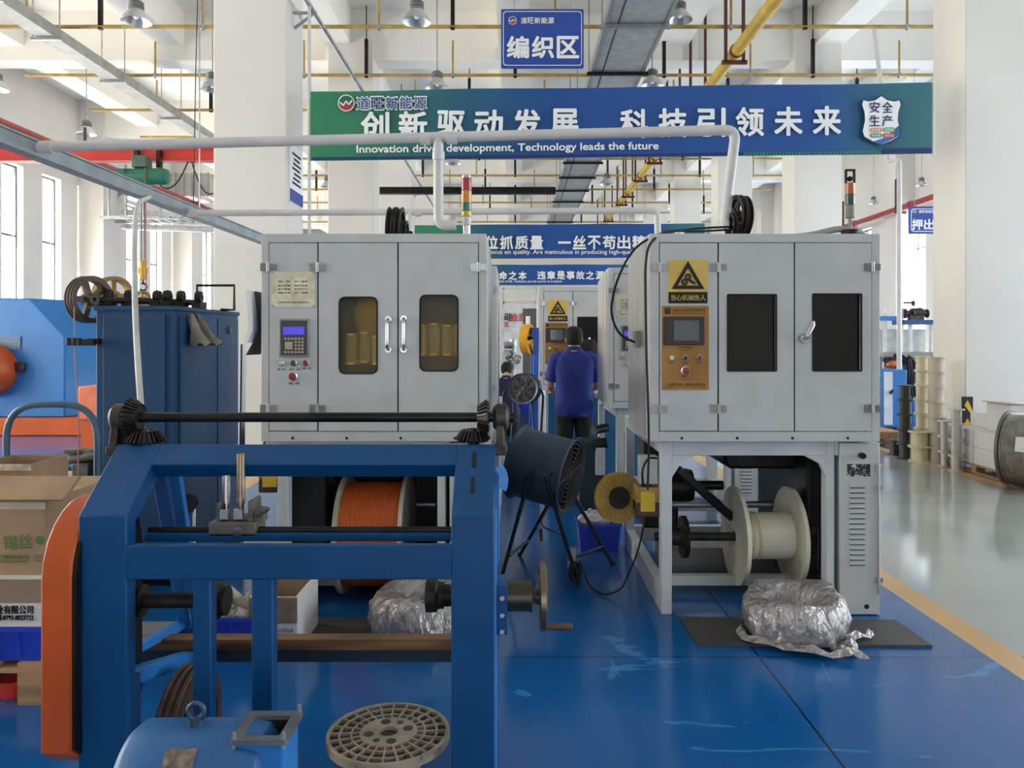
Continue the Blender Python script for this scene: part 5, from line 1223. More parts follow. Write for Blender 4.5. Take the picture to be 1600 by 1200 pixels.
def crate(name, label, x0, x1, y0, y1, z0, h, grp='blue plastic bins'):
    t = thing(name, label, 'bin', ((x0+x1)/2, (y0+y1)/2, z0), grp); th = .006; e = .018
    f = MB(); z1 = z0+h
    r = lambda s, z: [(x0+s, y0+s, z), (x1-s, y0+s, z), (x1-s, y1-s, z), (x0+s, y1-s, z)]
    f.loft([r(e, z0), r(0, z1), r(th, z1), r(e+th, z0+th)])
    f.build('bin_body', CRATE, t)
    g = MB().loft([r(-.008, z1-.018), r(-.008, z1), r(.002, z1), r(.002, z1-.018)], closed=True, caps=False)
    n = max(2, int((x1-x0)/.09))
    for k in range(1, n): X = x0+(x1-x0)*k/n; g.bar((X, y0+.016, z0+.01), (X, y0-.002, z1-.01), .008, .012, (1, 0, 0))
    g.build('rim_and_ribs', CRATE, t); return t
x0, x1 = px(322, 3.7), px(396, 3.7)
crate('parts_bin', 'blue plastic parts bin heaped with wire tubes behind the wooden plank', x0, x1, 3.7, 3.95, .004, pz(966, 3.7)-.004)
tubm = mat('paper_tube', (186, 178, 160), .6, var=.15, vs=10)
for k, (a, b, c_, e, fz, r) in enumerate(((355, 915, 385, 945, .0, .03), (372, 960, 394, 930, .03, .035), (345, 955, 385, 958, -.02, .03), (368, 948, 396, 962, -.05, .028), (340, 962, 362, 950, .05, .03))):
    solo(MB().lathe([(r*.6, 0), (r, 0), (r, .14), (r*.6, .14)], P(a, b+8, 3.8+fz), P(c_, e+4, 3.84+fz)-P(a, b+8, 3.8+fz), 18, closed=True), 'wire_tube', tubm, ['pale paper tube sticking up from the heap in the blue parts bin', 'pale tube leaning over the rim of the blue parts bin', 'tube lying flat across the heap in the blue parts bin', 'thin tube lying by the front rim of the blue parts bin', 'short tube at the shaded end of the blue parts bin'][k], 'tube', 'tubes in the blue parts bin')
# bin on the aisle floor behind the fan
bx0, bx1 = px(905, 5.55), px(972, 5.55)
crate('parts_bin', 'blue plastic bin with crumpled white bags standing behind the amber reel', bx0, bx1, 5.6, 5.9, .002, .2)
t = thing('plastic_bag', 'crumpled white plastic bag inside the bin behind the amber reel', 'bag', ((bx0+bx1)/2, 5.75, .1))
mb = MB(); mb.ball(((bx0+bx1)/2-.03, 5.75, .19), .1, 1.1, .8, .8, 20, 12)
for v in mb.b.verts: v.co += Vector((random.uniform(-.016, .016), random.uniform(-.016, .016), random.uniform(-.016, .016)))
mb.build('bag_body', mat('white_bag', (216, 212, 208), .4, var=.06), t)
# ================================================================== CARTONS ON THE PALLET AT THE PICTURE EDGE
def at(x, d): return px(x, d)
pd = 3.25
t = thing('pallet', 'pine pallet under the carton stack at the picture edge', 'pallet', (-2.5, 3.7, 0), 'wooden pallets')
def pallet(t, x0, x1, y0, y1, h, m, along=True):
    f = MB(); n = 6
    for k in range(n): a = x0+(x1-x0-.1)*k/(n-1); f.box(a, a+.1, y0, y1, h-.022, h)
    f.build('top_slat', m, t)
    f = MB()
    for k in range(3): b = y0+(y1-y0-.09)*k/2; f.box(x0, x1, b, b+.09, h-.044, h-.022); 
    f.build('cross_slat', m, t)
    for k in range(3):
        for j in range(3):
            a = x0+(x1-x0-.1)*k/2; b = y0+(y1-y0-.09)*j/2; MB().box(a, a+.1, b, b+.09, .022, h-.044).build('block', m, t)
    f = MB()
    for k in range(3): a = x0+(x1-x0-.1)*k/2; f.box(a, a+.1, y0, y1, 0, .022)
    f.build('bottom_slat', m, t)
    return t
pallet(t, -3.0, at(64, pd), pd, 3.95, pz(1035, pd)-.002, WOOD)
zr = pz(1035, pd)

# upper deck of the carton stack



solo(MB().lathe([(.05, 0), (.06, 0), (.065, .07), (.0, .07), (.0, .06), (.05, .06)], (-2.19, 3.36, .001), (0, 0, 1), 20, closed=False), 'plastic_tub', RED, 'small red tub pushed under the pallet of the carton stack', 'tub')
z1 = pz(980, pd)
crate('stacking_crate', 'blue stacking crate under the white printed carton at the picture edge', -2.85, at(64, pd), pd, 3.9, zr, z1-zr)
z2 = pz(905, pd)
t = carton('printed_carton', 'low carton with white printed side below the big brown carton', -2.9, at(64, pd), pd, 3.95, z1+.002, z2, CARDW, open_=False)
MB().box(-2.9, at(64, pd)+.001, pd-.003, pd, pz(942, pd), z2).build('clear_tape', mat('brown_tape', (150, 128, 108)), t)
text([('铜业有限公司', (at(18, pd), pd-.004, pz(952, pd)), .036, .19), ('电话、传真:0793-8823722', (at(9, pd), pd-.004, pz(964, pd)), .026, .24)], INK, t, 'carton_print', .001, bold=.01)
z3 = pz(783, pd+.05)
t = carton('tin_wire_carton', 'big brown carton with green Chinese print and an open top flap', -2.85, at(71, pd+.05), pd+.05, 3.9, z2+.002, z3, CARD, open_=False)
fx = at(71, pd+.05)
MB().prism([(pd+.05, z3+.001), (pd+.02, z3+.012), (3.4, z3+.09), (3.42, z3+.082)], (-2.85, 0, 0), (0, 1, 0), (0, 0, 1), 2.85+at(92, pd)).build('top_flap', CARD, t)
MB().box(-2.85, fx, pd+.047, pd+.05, z3-.035, z3-.005).build('packing_tape', mat('silver_tape', (190, 180, 160), .3, bump=.6, bs=40), t)
GRN = mat('green_print', (84, 130, 72), .7)
text([('锡', (at(4, pd), pd+.046, pz(852, pd)), .062, .06), ('丝', (at(28, pd), pd+.046, pz(850, pd)), .062, .06), ('江西铜业有限公司', (at(10, pd), pd+.046, pz(875, pd)), .02, .13), ('净重 NET WEIGHT', (at(10, pd), pd+.046, pz(882, pd)), .012, .12)], GRN, t, 'green_lettering', .001)
f = MB().lathe([(0, 0), (.02, 0), (.02, .001), (0, .001)], (at(52, pd), pd+.049, pz(849, pd)), (0, -1, 0), 20)
for k in range(3): f.box(at(43, pd), at(62, pd), pd+.048, pd+.05, pz(874+4*k, pd), pz(872.6+4*k, pd))
f.box(at(20, pd), at(37, pd), pd+.048, pd+.05, pz(860, pd), pz(859, pd)).build('green_mark', GRN, t)
c0 = P(60, 720, 3.55)
t = carton('open_carton', 'open tall carton with a torn rim standing behind the big brown carton', px(-40, 4.0), px(54, 4.0), 3.97, 4.3, .002, pz(724, 4.0), CARD)
MB().box(px(-40, 4.0), px(54, 4.0)+.002, 3.965, 3.97, pz(734, 4.0), pz(724, 4.0)+.001).build('torn_rim', mat('pale_card', (206, 190, 168), .8, var=.2, vs=20), t)
# hand trolley handle
TB = mat('trolley_slate_blue', (70, 98, 124), .4, .2)
t = thing('hand_trolley', 'slate blue tubular hand trolley behind the carton stack', 'trolley', (px(80, 4.42), 4.42, 0))
hp = [(px(10, 4.42), 4.42, .12), (px(10, 4.42), 4.42, pz(632, 4.42)), (px(152, 4.42), 4.42, pz(632, 4.42)), (px(152, 4.42), 4.42, .12)]
MB().tube(round_path(hp, .2, 8), .019, 12).build('handle_tube', TB, t)
MB().box(px(10, 4.42)-.02, px(152, 4.42)+.02, 4.38, 4.78, .11, .14).build('platform', TB, t)
for X in (px(14, 4.42), px(148, 4.42)):
    for Y in (4.42, 4.65): MB().cyl((X-.02, Y, .055), (X+.02, Y, .055), .055, n=18).build('wheel', RUBBER, t)
# ================================================================== BLUE CABINET WITH PULLEYS
cdist = 4.85; cx0, cx1 = px(150, cdist), px(274, cdist); cz = pz(478, cdist); cyb = 5.95
t = thing('blue_cabinet', 'tall dark blue machine cabinet with a row of pulleys on its roof', 'machine cabinet', ((cx0+cx1)/2, 5.4, 0))
MB().box(cx0, cx1, cdist, cyb, .04, cz).box(cx0-.01, cx1+.01, cdist-.01, cyb+.01, cz-.03, cz).build('cabinet_body', BLUE2, t, bev=.006)
MB().box(cx0+.05, cx1-.06, cdist-.012, cdist, .12, cz-.05).build('front_panel', BLUE2, t, bev=.003)
for a, b in ((cdist+.05, 5.5), (5.52, cyb-.03)): MB().box(cx1, cx1+.012, a, b, .12, cz-.06).build('side_panel', BLUE2, t, bev=.003)
MB().cyl((cx1+.01, 5.72, cz-.14), (cx1+.03, 5.72, cz-.14), .028, n=16).build('peep_hole', mat('olive_knob', (110, 104, 70), .5), t)
MB().box(cx0-.02, cx1+.02, cdist-.02, cyb, 0, .05).build('plinth', BLACK, t)
za = cz+.085
MB().cyl(P(136, 468, 4.97), P(314, 473, 5.25), .02, n=14).build('pulley_shaft', DARK, t)
pm = mat('brown_pulley', (92, 80, 70), .55, .3, var=.15); pm2 = mat('tan_pulley', (172, 132, 78), .55, .2, var=.15)
pulley(t, P(140, 468, 4.95), (1, -.4, 0), .152, .075, pm, 'rope_pulley', 5, 3)
pulley(t, P(177, 462, 5.38), (1, -.75, 0), .135, .07, pm2, 'rope_pulley', 4, 2)
pulley(t, P(222, 466, 5.6), (1, -.6, 0), .055, .05, pm2, 'rope_pulley', 4, 1)
for x, y, d in ((170, 466, 5.05), (262, 470, 5.15), (283, 473, 5.2), (311, 474, 5.25), (202, 476, 5.1), (246, 477, 5.15)):
    p = P(x, y, d); MB().lathe([(.012, -.02), (.04, -.02), (.045, 0), (.04, .02), (.012, .02)], (p.x, p.y, cz+.075), (1, .1, 0), 18, closed=True).box(p.x-.03, p.x+.03, p.y-.05, p.y+.05, cz, cz+.045).build('bearing', DARK, t)
MB().tube([P(308, 482, 5.6)+Vector((0, 0, 0)), P(308, 446, 5.6), P(366, 446, 5.6), P(366, 484, 5.6), P(345, 484, 5.6)], .011, 8).build('wire_frame', BLACK, t)
f = MB().box(px(103, 4.75), px(158, 4.85), 4.76, 4.79, pz(540, 4.75), pz(530, 4.75)).box(px(126, 4.75), px(158, 4.85), 4.82, 4.85, pz(538, 4.75), pz(529, 4.75))
for x in (107, 116, 124): f.cyl(P(x, 539, 4.77), P(x, 528, 4.77), .014, n=12)
f.build('wire_guide', DARK, t)
solo(MB().tube([P(116, 480, 4.8), P(117, 560, 4.78), P(123, 640, 4.75), P(122, 752, 4.72)], .004, 6), 'guided_wire', mat('pinkish_wire', (176, 130, 124), .5), 'thin reddish wire running down from the big brown pulley', 'wire')
# glove rag hanging on the cabinet side
rg = mat('grey_rag', (132, 126, 114), .85, var=.15, vs=10)
t = thing('grey_rag', 'grey work rag hanging on the side of the dark blue cabinet', 'rag', (cx1+.06, 5.1, 1.5))
for a0, dx_ in ((0, 0), (.1, .07)):
    rr = []
    for i in range(7):
        q = i/6; c = Vector((cx1+.03+.05*q, 5.0+a0+.14*q*(1 if a0 else .3), pz(490, 5.0)-.2*q)); w_ = .012+.05*q
        rr.append([c+Vector((w_*.9*math.cos(s)+.01*math.sin(3*s+i), w_*1.1*math.sin(s), .012*math.sin(4*s)*q)) for s in [2*PI*k/14 for k in range(14)]])
    MB().loft(rr).build('cloth_fold', rg, t)
solo(MB().bar((px(376, 5.6), 5.6, 0), (px(379, 5.7), 5.72, pz(538, 5.7)), .03, .03), 'aluminium_bar', CHROME, 'bare metal bar leaning upright at the far edge of the dark blue cabinet', 'bar')
# black fan shaped cap on a thin stem by the cabinet
t = thing('stem_cap', 'dark cap on a thin steel stem seen through the stand beside the blue rear leg', 'cap stand', P(298, 830, 3.4))
dS = 3.4
MB().loft([[P(x, y, dS), P(x, y2, dS), P(x, y2, dS+.06), P(x, y, dS+.06)] for x, y, y2 in ((273, 780, 790), (284, 772, 800), (296, 772, 803), (306, 775, 794), (310, 782, 788))]).build('cap', BLACK, t)
MB().cyl((px(299, dS), dS+.03, 0), (px(299, dS), dS+.03, pz(786, dS)), .007, n=10).build('stem', CHROME, t)
MB().lathe([(0, 0), (.09, 0), (.09, .02), (.02, .03), (0, .03)], (px(299, dS), dS+.03, 0), (0, 0, 1), 20).build('base', IRON, t)
# guide rack behind the trolley
t = thing('traverse_rack', 'dark traverse rack with grey guide unit behind the hand trolley', 'rack', (px(110, 5.0), 5.0, 0))
d = 5.0; f = MB()
for y in (720, 731): f.box(px(58, d), px(160, d), d-.02, d+.02, pz(y+4, d), pz(y-1, d))
f.box(px(58, d), px(160, d), d-.015, d+.015, pz(755, d), pz(752, d))
for x in (57, 150): f.box(px(x, d), px(x, d)+.02, d-.02, d+.02, 0, pz(719, d))
f.build('rail', mat('rack_green_black', (40, 56, 56), .5), t)
MB().box(px(120, d), px(146, d), d-.06, d+.05, pz(746, d), pz(722, d)).cyl(P(110, 718, d-.03), P(150, 712, d-.03), .03).box(px(106, d), px(130, d), d-.05, d+.05, pz(708, d), pz(701, d)).box(px(128, d), px(150, d), d-.04, d+.05, pz(718, d), pz(702, d)).build('guide_unit', mat('guide_grey', (110, 108, 100), .5, .4, var=.2, vs=20), t, bev=.006)
# ================================================================== BIG BLUE STRANDING MACHINE
d = 12.4
t = thing('stranding_machine', 'huge blue stranding machine enclosure on an orange base by the window wall', 'machine', (px(0, d), 12.5, 0))
X0, X1, Xc = -10.6, px(101, d), px(149, d+1.6)
zt = pz(466, d); zk = pz(526, d); zb_ = pz(652, d)
def hull(x1, cut, y0, y1):
    return [(x1-1.6, zt), (x1-cut, zt), (x1, zk), (x1, zb_), (X0, zb_), (X0, zt)]
f = MB()
poly = [(X0, zb_), (X1, zb_), (X1, zk), (X1-.57, zt), (X0, zt)]
poly2 = [(a+(1.15 if a > X0 else 0), b) for a, b in poly]
f.loft([[(a, d, b) for a, b in poly], [(a, d+2.2, b) for a, b in poly2]])
f.build('enclosure', BLUE3, t, bev=.02)
MB().loft([[(X1+1.17, d+2.24, zb_), (X1+1.17, d+2.24, zk), (X1+.6, d+2.24, zt+.02), (X1-2.2, d+2.24, zt+.02)], [(X1+1.2, d+2.5, zb_), (X1+1.2, d+2.5, zk), (X1+.62, d+2.5, zt+.02), (X1-2.2, d+2.5, zt+.02)]]).build('enclosure_end', BLUE3, t)
MB().box(px(-12, d), px(33, d), d-.02, d, pz(546, d), pz(526, d)).build('vent_grille', mat('vent_grey', (96, 122, 150), .5, var=.3, vs=60), t)
MB().lathe([(0, -.35), (.36, -.35), (.42, -.25), (.42, 0), (0, 0)], (px(-12, d), d, pz(577, d)), (0, 1, 0), 28).build('orange_cover', ORANGE, t)
MB().box(px(24, d), px(41, d), d-.08, d, pz(581, d), pz(566, d)).build('latch_box', IRON, t, bev=.02)
MB().prism([(X0, 0), (X1+.35, 0), (X1+.35, .15), (X1+.35, zb_), (X0, zb_)], (0, d-.1, 0), (1, 0, 0), (0, 0, 1), -2.7).build('orange_base', ORANGE, t, bev=.02)
MB().box(px(128, 10.4), px(165, 10.4), 10.3, 10.7, pz(655, 10.4), pz(603, 10.4)).build('orange_post_cover', mat('salmon_paint', (226, 120, 84), .5), t, bev=.02)
MB().box(px(130, 10.4), px(163, 10.4), 10.35, 10.65, 0, pz(655, 10.4)).build('cover_foot', ORANGE, t)

# ================================================================== RIGHT SIDE: SPOOLS, PALLET, REEL
def up_spool(label, x, y, z, rf, rd_, h, m, grp):
    t = thing('wire_spool', label, 'spool', (x, y, z), grp)
    for zz0 in (0, h-.014): MB().lathe([(rd_*.4, 0), (rf, 0), (rf, .014), (rd_*.4, .014)], (x, y, z+zz0), (0, 0, 1), 28, closed=True).build('flange', m, t)
    MB().lathe([(rd_*.4, .014), (rd_, .014), (rd_, h-.014), (rd_*.4, h-.014)], (x, y, z), (0, 0, 1), 24, closed=True).build('barrel', m, t)
    return t
NTH = ['bottom', 'second', 'third', 'fourth', 'fifth', 'sixth', 'seventh']
def stack(cx_, d, n, h, rf, rd_, m, desc, grp):
    x = px(cx_, d)
    first = None
    for k in range(n):
        lab = f'{desc}, {"top" if k == n-1 and n > 1 else NTH[k]} one' + ('' if k in (0, n-1) else ' from the floor') if n > 1 else desc
        if first is None: first = up_spool(lab, x, d, 0, rf, rd_, h, m, grp)
        else:
            o = copy_tree(first); o.location.z = (h-.001)*k; o.location.x += random.uniform(-.006, .006); o['label'] = lab
BLKS = mat('black_spool', (34, 32, 34), .4, var=.15); SILV = mat('silver_grey_spool', (196, 192, 186), .35, .3, var=.08)
stack(1414, 9.95, 5, .192, .098, .068, BLKS, 'black plastic spool in the black stack', 'black spool stack')
stack(1399, 10.3, 1, .2, .095, .072, BLKS, 'single black spool on the floor before the wood pallet', None)
stack(1441, 10.15, 7, .19, .1, .076, BEIGE, 'beige spool in the slim stack by the black one', 'slim beige spool stack')
stack(1437, 9.75, 2, .192, .135, .1, BEIGE, 'wide beige spool in the short stack', 'short wide spool stack')
stack(1463, 9.7, 7, .19, .115, .094, BEIGE2, 'grey beige spool in the tall stack against the pillar', 'thick beige spool stack')
stack(1476, 9.35, 3, .187, .075, .042, SILV, 'narrow silver spool in the low stack', 'narrow silver spool stack')
stack(1494, 9.05, 4, .183, .088, .056, SILV, 'silver spool in the stack touching the white boxes', 'four high silver spool stack')
stack(1486, 9.3+.28, 3, .187, .075, .045, SILV, 'silver spool of the stack tucked behind by the pillar', 'tucked silver spool stack')
# pallet with white boxes
t = thing('pallet', 'pine pallet under the white boxes beside the pillar', 'pallet', (6.0, 8.9, 0), 'wooden pallets')
pallet(t, 5.3, 6.6, 8.35, 9.4, .11, WOOD)
bx = 5.3; bw = .42; bh = .192
k = 0
words_ = {0: 'bottom layer', 1: 'middle layer'}
for lz in range(2):
    for j, (y0, y1) in enumerate(((8.36, 8.88), (8.89, 9.4))):
        for i in range(3):
            zz0 = .112+lz*(bh+.003); xx = bx+i*(bw+.004)
            if lz == 0 and j == 1 and i > 0: pass
            carton('white_box', f'white carton in the {words_[lz]} on the pallet, {["walkway side", "middle column", "pillar side"][i]}, {["front", "back"][j]} row', xx, xx+bw, y0, y1, zz0, zz0+bh-.002, CARDW, grp='white cartons on the pallet', open_=False)
for j, (y0, y1, xx, hh) in enumerate(((8.42, 8.86, 5.44, .32), (8.88, 9.38, 5.56, .17))):
    zz0 = .112+2*(bh+.003)
    tt = carton('white_box', ['open topped white carton with a brown flap on the pallet stack', 'lower white carton on the stack top next to the striped pillar guard'][j], xx, xx+.5, y0, y1, zz0, zz0+hh, CARDW, grp='white cartons on the pallet', open_=j == 1)
    if j == 0: MB().prism([(xx-.06, zz0+hh+.02), (xx+.25, zz0+hh+.002), (xx+.25, zz0+hh-.006), (xx-.06, zz0+hh+.012)], (0, y0, 0), (1, 0, 0), (0, 0, 1), -.44).build('brown_flap', CARD, tt)
# big wound reel on the floor
c = Vector((px(1612, 7.95), 7.95, .4)); ax = Vector((.62, -.78, 0)).normalized()
t = thing('cable_drum', 'big drum wound with grey wire standing on the floor before the white boxes', 'cable drum', (c.x, c.y, 0))
for s in (-.2, .2): MB().lathe([(.24, -.012), (.4, -.012), (.4, .012), (.24, .012)], c+ax*s, ax, 44, closed=True).build('flange', mat('dull_grey_flange', (120, 118, 110), .45, .5), t)
prof = [(.24, -.19)]
for k in range(16): a = -.188+.376*k/16; prof += [(.366, a), (.374, a+.012), (.366, a+.0235)]
MB().lathe(prof+[(.24, .19)], c, ax, 44, closed=True).build('wire_winding', mat('grey_wire', (146, 142, 132), .35, .5, var=.15, vs=12), t)
f = MB().lathe([(.2, -.2), (.245, -.2), (.245, .2), (.2, .2)], c, ax, 36, closed=True)
_, u_, v_ = basis(ax)
for k in range(8):
    q = u_*math.cos(PI*k/4)+v_*math.sin(PI*k/4); f.obox(c+q*.12, .2, .02, .36, q, ax.cross(q))
f.build('ribbed_core', IVORY, t)
MB().obox(c+Vector((-.26*.78-.1, -.26*.62-.14, .1)), .004, .15, .11, Vector((-.78, -.62, .25)), (0, 0, 1)).build('paper_label', PAPER, t)
# striped guard on the pillar foot
t = thing('pillar_guard', 'black guard plate with yellow diagonal stripes at the pillar foot', 'guard', (5.99, 9.98, .5))
gx0, gx1 = px(1504, 9.97), px(1520, 9.97); gz0, gz1 = .3, pz(620, 9.97)
MB().box(gx0, gx1, 9.965, 9.995, gz0, gz1).build('plate', INK, t)
f = MB()
for k in range(2): z = gz1-.14-.235*k; f.prism([(0.02, .03), (.06, .1), (gx1-gx0-.015, -.02), (gx1-gx0-.015, -.1)], (gx0, 9.962, z), (1, 0, 0), (0, 0, 1), .002)
f.build('yellow_stripe', mat('stripe_yellow', (220, 172, 60), .5), t)
# equipment behind the spools
t = thing('tool_cabinet', 'blue tool cabinet with a white door behind the spool stacks', 'cabinet', (px(1400, 13), 13.2, 0))
xa, xm, xb = px(1380, 13), px(1394, 13), px(1417, 13.)
MB().box(xa, xb, 13, 13.7, 0.06, pz(578, 13)).build('cabinet_body', BLUE3, t, bev=.01)
MB().box(xa+.01, xm, 12.98, 13, .1, pz(581, 13)).build('white_door', mat('white_enamel', (224, 226, 232), .4), t)
MB().bar((px(1389, 13), 12.95, pz(615, 13)), (px(1393, 13), 12.95, pz(609, 13)), .03, .03).build('door_handle', BLACK, t)
MB().box(xa+.02, xb-.02, 13.02, 13.68, 0, .06).build('plinth', BLACK, t)
t = thing('wire_drawing_bench', 'long machine bench with gears motor and white posts beyond the spool stacks', 'machine', (7.3, 14.4, 0))
d = 14.2
wm = mat('white_post', (222, 222, 218), .45)
for x in (1381, 1407, 1421, 1455): MB().box(px(x, d), px(x, d)+.06, d, d+.06, 0, pz(500, d) if x > 1410 else pz(480, d)).build('post', wm, t)
MB().box(px(1378, d), px(1470, d), d-.1, d+.4, pz(558, d), pz(550, d)).build('grey_table', mat('bench_grey', (150, 150, 148), .5), t, bev=.01)
MB().box(px(1410, d), px(1475, d), d-.1, d+.4, pz(507, d), pz(500, d)).build('blue_shelf', BLUE, t)
MB().box(px(1378, d), px(1403, d), d-.05, d+.2, pz(501, d), pz(494, d)).build('blue_tray', BLUE3, t)
f = MB().cyl(P(1424, 489, d), P(1440, 488, d), .085).cyl(P(1414, 490, d), P(1424, 489, d), .05).cyl(P(1440, 489, d), P(1446, 489, d), .06).box(px(1420, d), px(1442, d), d-.06, d+.06, pz(500, d), pz(492, d))
for x, r in ((1413, .09), (1447, .08), (1426, .05)): f.cyl(P(x, 490 if x != 1426 else 474, d), P(x+2, 490 if x != 1426 else 474, d), r)
f.cyl(P(1412, 473, d), P(1426, 473, d), .014).build('motor_unit', IRON, t)
MB().box(px(1383, d), px(1460, d), d+.3, d+.34, .0, pz(514, d)).build('back_panel', mat('panel_grey', (206, 206, 202), .6), t)
f = MB()
random.seed(3)
for k in range(14):
    x = 1384+4.6*k; f.lathe([(.0, -.03), (.05+.02*(k % 3), -.03), (.05+.02*(k % 3), .03), (0, .03)], P(x, 562+random.uniform(-4, 14), d-.06), (random.uniform(-1, 1), 1, random.uniform(-.4, .4)), 12)
f.build('gear_train', DARK, t)
MB().ball(P(1397, 570, d-.1), .09, 1.7, 1, 1).build('copper_coil', mat('copper_coil', (206, 116, 80), .4, .6, var=.2, vs=30), t)
f = MB()
for k in range(3): f.tube([P(1418+4*k, 562, d-.08), P(1420+4*k, 580, d-.08), P(1419+4*k, 600, d-.06), (px(1420+4*k, d), d-.05, .5)], .03, 8)
f.build('hanging_chain', BLACK, t)
f = MB().box(px(1425, d), px(1460, d), d-.05, d+.3, .0, pz(572, d)); f.build('blue_base', BLUE3, t)
t = thing('pallet', 'loose pine pallet lying on the floor behind the short black spool', 'pallet', (px(1390, 11.4), 11.6, 0), 'wooden pallets')
pallet(t, px(1352, 11.4), px(1406, 11.4), 11.2, 12.4, .14, WOOD)
solo(MB().box(px(1350, 11.4), px(1404, 11.4), 11.3, 12.3, .142, .19), 'plank_stack', WOOD, 'stack of pale planks on the loose pine pallet', 'planks')
# vertical white pipe by the window wall
solo(MB().tube(round_path([(px(1405, 13.6), 13.6, 0.0), (px(1405, 13.6), 13.6, pz(252, 13.6)), (px(1415, 13.6), 13.9, pz(244, 13.6)), (px(1432, 13.6), 14.6, pz(233, 13.6)), (px(1432, 13.6), 15.2, ZB)], .1), .042, 12), 'drop_pipe', PVC, 'white vertical drop pipe standing before the bright windows', 'pipe')
# ================================================================== AISLE DETAILS
t = thing('payoff_stand', 'blue stand with a big yellow wheel beside the far warning sign machine', 'stand', (px(833, 8.25), 8.25, 0))
d = 8.25
MB().bar((px(835, d), d, 0), (px(838, d), d, pz(516, d)), .075, .06, (0, 1, 0)).bar((px(828, d), d+.2, 0), (px(835, d), d+.1, pz(520, d)), .05, .05, (0, 1, 0)).box(px(830, d), px(842, d), d-.04, d+.1, pz(528, d), pz(512, d)).build('post', mat('cobalt_post', (40, 92, 190), .45), t, bev=.005)
MB().lathe([(.06, -.02), (.15, -.045), (.165, -.04), (.165, .04), (.15, .045), (.06, .02)], P(824, 530, d), (1, -.35, 0), 32, closed=True).build('yellow_wheel', mat('yellow_wheel', (230, 164, 40), .45), t)
MB().cyl(P(820, 530, d), P(836, 526, d), .02).build('axle', DARK, t)
MB().cyl(P(825, 508, d), P(825, 494, d), .022).build('white_bottle', WHITE, t)
MB().box(px(824, d), px(843, d), d-.05, d+.22, 0, .05).build('foot', mat('cobalt_post', (40, 92, 190)), t)
t = thing('twisting_machine', 'cluttered silver twisting head beyond the small fan at the end of the aisle', 'machine', (px(800, 12.5), 12.5, 0))
d = 12.5; f = MB(); random.seed(11)
for k in range(16):
    c = P(794+random.uniform(-4, 14), 530+random.uniform(0, 36), d+random.uniform(-.1, .1)); f.lathe([(0, -.04), (random.uniform(.03, .07), -.04), (random.uniform(.03, .07), .04), (0, .04)], c, (random.uniform(-1, 1), random.uniform(-1, 1), random.uniform(-1, 1)), 12)
f.cyl((px(800, d), d, .8), P(802, 530, d), .06).build('twist_head', mat('silver_head', (170, 172, 168), .35, .6, var=.25, vs=10), t)
MB().box(px(790, d), px(838, d), d-.2, d+.4, 0, .85).build('base', BLACK, t, bev=.02)
MB().box(px(817, 13.2), px(841, 13.2), 13.2, 13.5, 0, pz(482, 13.2)).build('dark_column', mat('dark_column', (110, 106, 104), .5), t)
crate('parts_bin', 'blue plastic bin on the floor under the small fan', px(806, 11.9), px(829, 11.9), 11.9, 12.2, .42, .2)
solo(MB().box(px(804, 11.9), px(832, 11.9), 11.85, 12.25, .0, .418), 'low_bench', mat('bench_dark_blue', (40, 70, 120), .5), 'low dark blue bench carrying the bin under the small fan', 'bench')
t = thing('white_shelf', 'white shelf frame seen above the far aisle between the machines', 'shelf', (px(815, 14.5), 14.5, 0))
d = 14.5
MB().box(px(786, d), px(838, d), d, d+.03, pz(474.5, d), pz(471, d)).box(px(786, d), px(838, d), d, d+.03, pz(452, d), pz(447, d)).box(px(837, d), px(841, d), d, d+.05, 0, pz(450, d)).box(px(784, d), px(788, d), d, d+.05, 0, pz(450, d)).build('frame', wm, t)
# dark winding gear beside the operator, under R2
t = thing('take_up_unit', 'dark green take up unit with rollers in front of the operator machine', 'machine', (px(925, 7.0), 7.0, 0))
d = 6.9
MB().box(px(905, d), px(946, d), d, d+.35, 0, pz(690, d)).build('unit_base', mat('dark_teal', (26, 52, 58), .5, var=.15), t, bev=.02)
MB().cyl(P(928, 672, d), P(948, 668, d+.1), .04).cyl(P(926, 696, d-.02), P(948, 692, d-.02), .05).build('roller', BLACK, t)
MB().box(px(930, d), px(944, d), d-.08, d, pz(740, d), pz(698, d)).build('white_panel', GREYL, t)
MB().cyl(P(928, 618, 8.0), P(945, 615, 8.0), .06).build('silver_roller', CHROME, t)
# ================================================================== PEOPLE
SKIN = mat('skin', (196, 148, 122), .55, var=.04); HAIR = mat('black_hair', (20, 17, 17), .75, var=.2, vs=60, bump=.4, bs=160); POLO = mat('blue_polo_cotton', (40, 56, 138), .8, var=.06, vs=3, bump=.12, bs=14)
TROU = mat('black_trousers', (26, 26, 30), .8, var=.15, bump=.1, bs=10); SHOE = mat('black_shoe', (24, 24, 26), .5)
def skin_body(name, nodes, edges, parent, m):
    """one continuous body: joints with radii (x, y), grown by a Skin modifier"""
    keys = list(nodes); me = bpy.data.meshes.new(name)
    me.from_pydata([nodes[k][0] for k in keys], [(keys.index(a), keys.index(b)) for a, b in edges], [])
    o = bpy.data.objects.new(name, me); COL.objects.link(o); attach(o, parent); me.materials.append(m)
    o.modifiers.new('skin', 'SKIN'); sv = me.skin_vertices[0].data
    for i, k in enumerate(keys):
        r = nodes[k][1]; sv[i].radius = r if isinstance(r, tuple) else (r, r); sv[i].use_root = i == 0
    s = o.modifiers.new('sub', 'SUBSURF'); s.levels = 2; s.render_levels = 2
    o.modifiers['skin'].use_smooth_shade = True
    return o
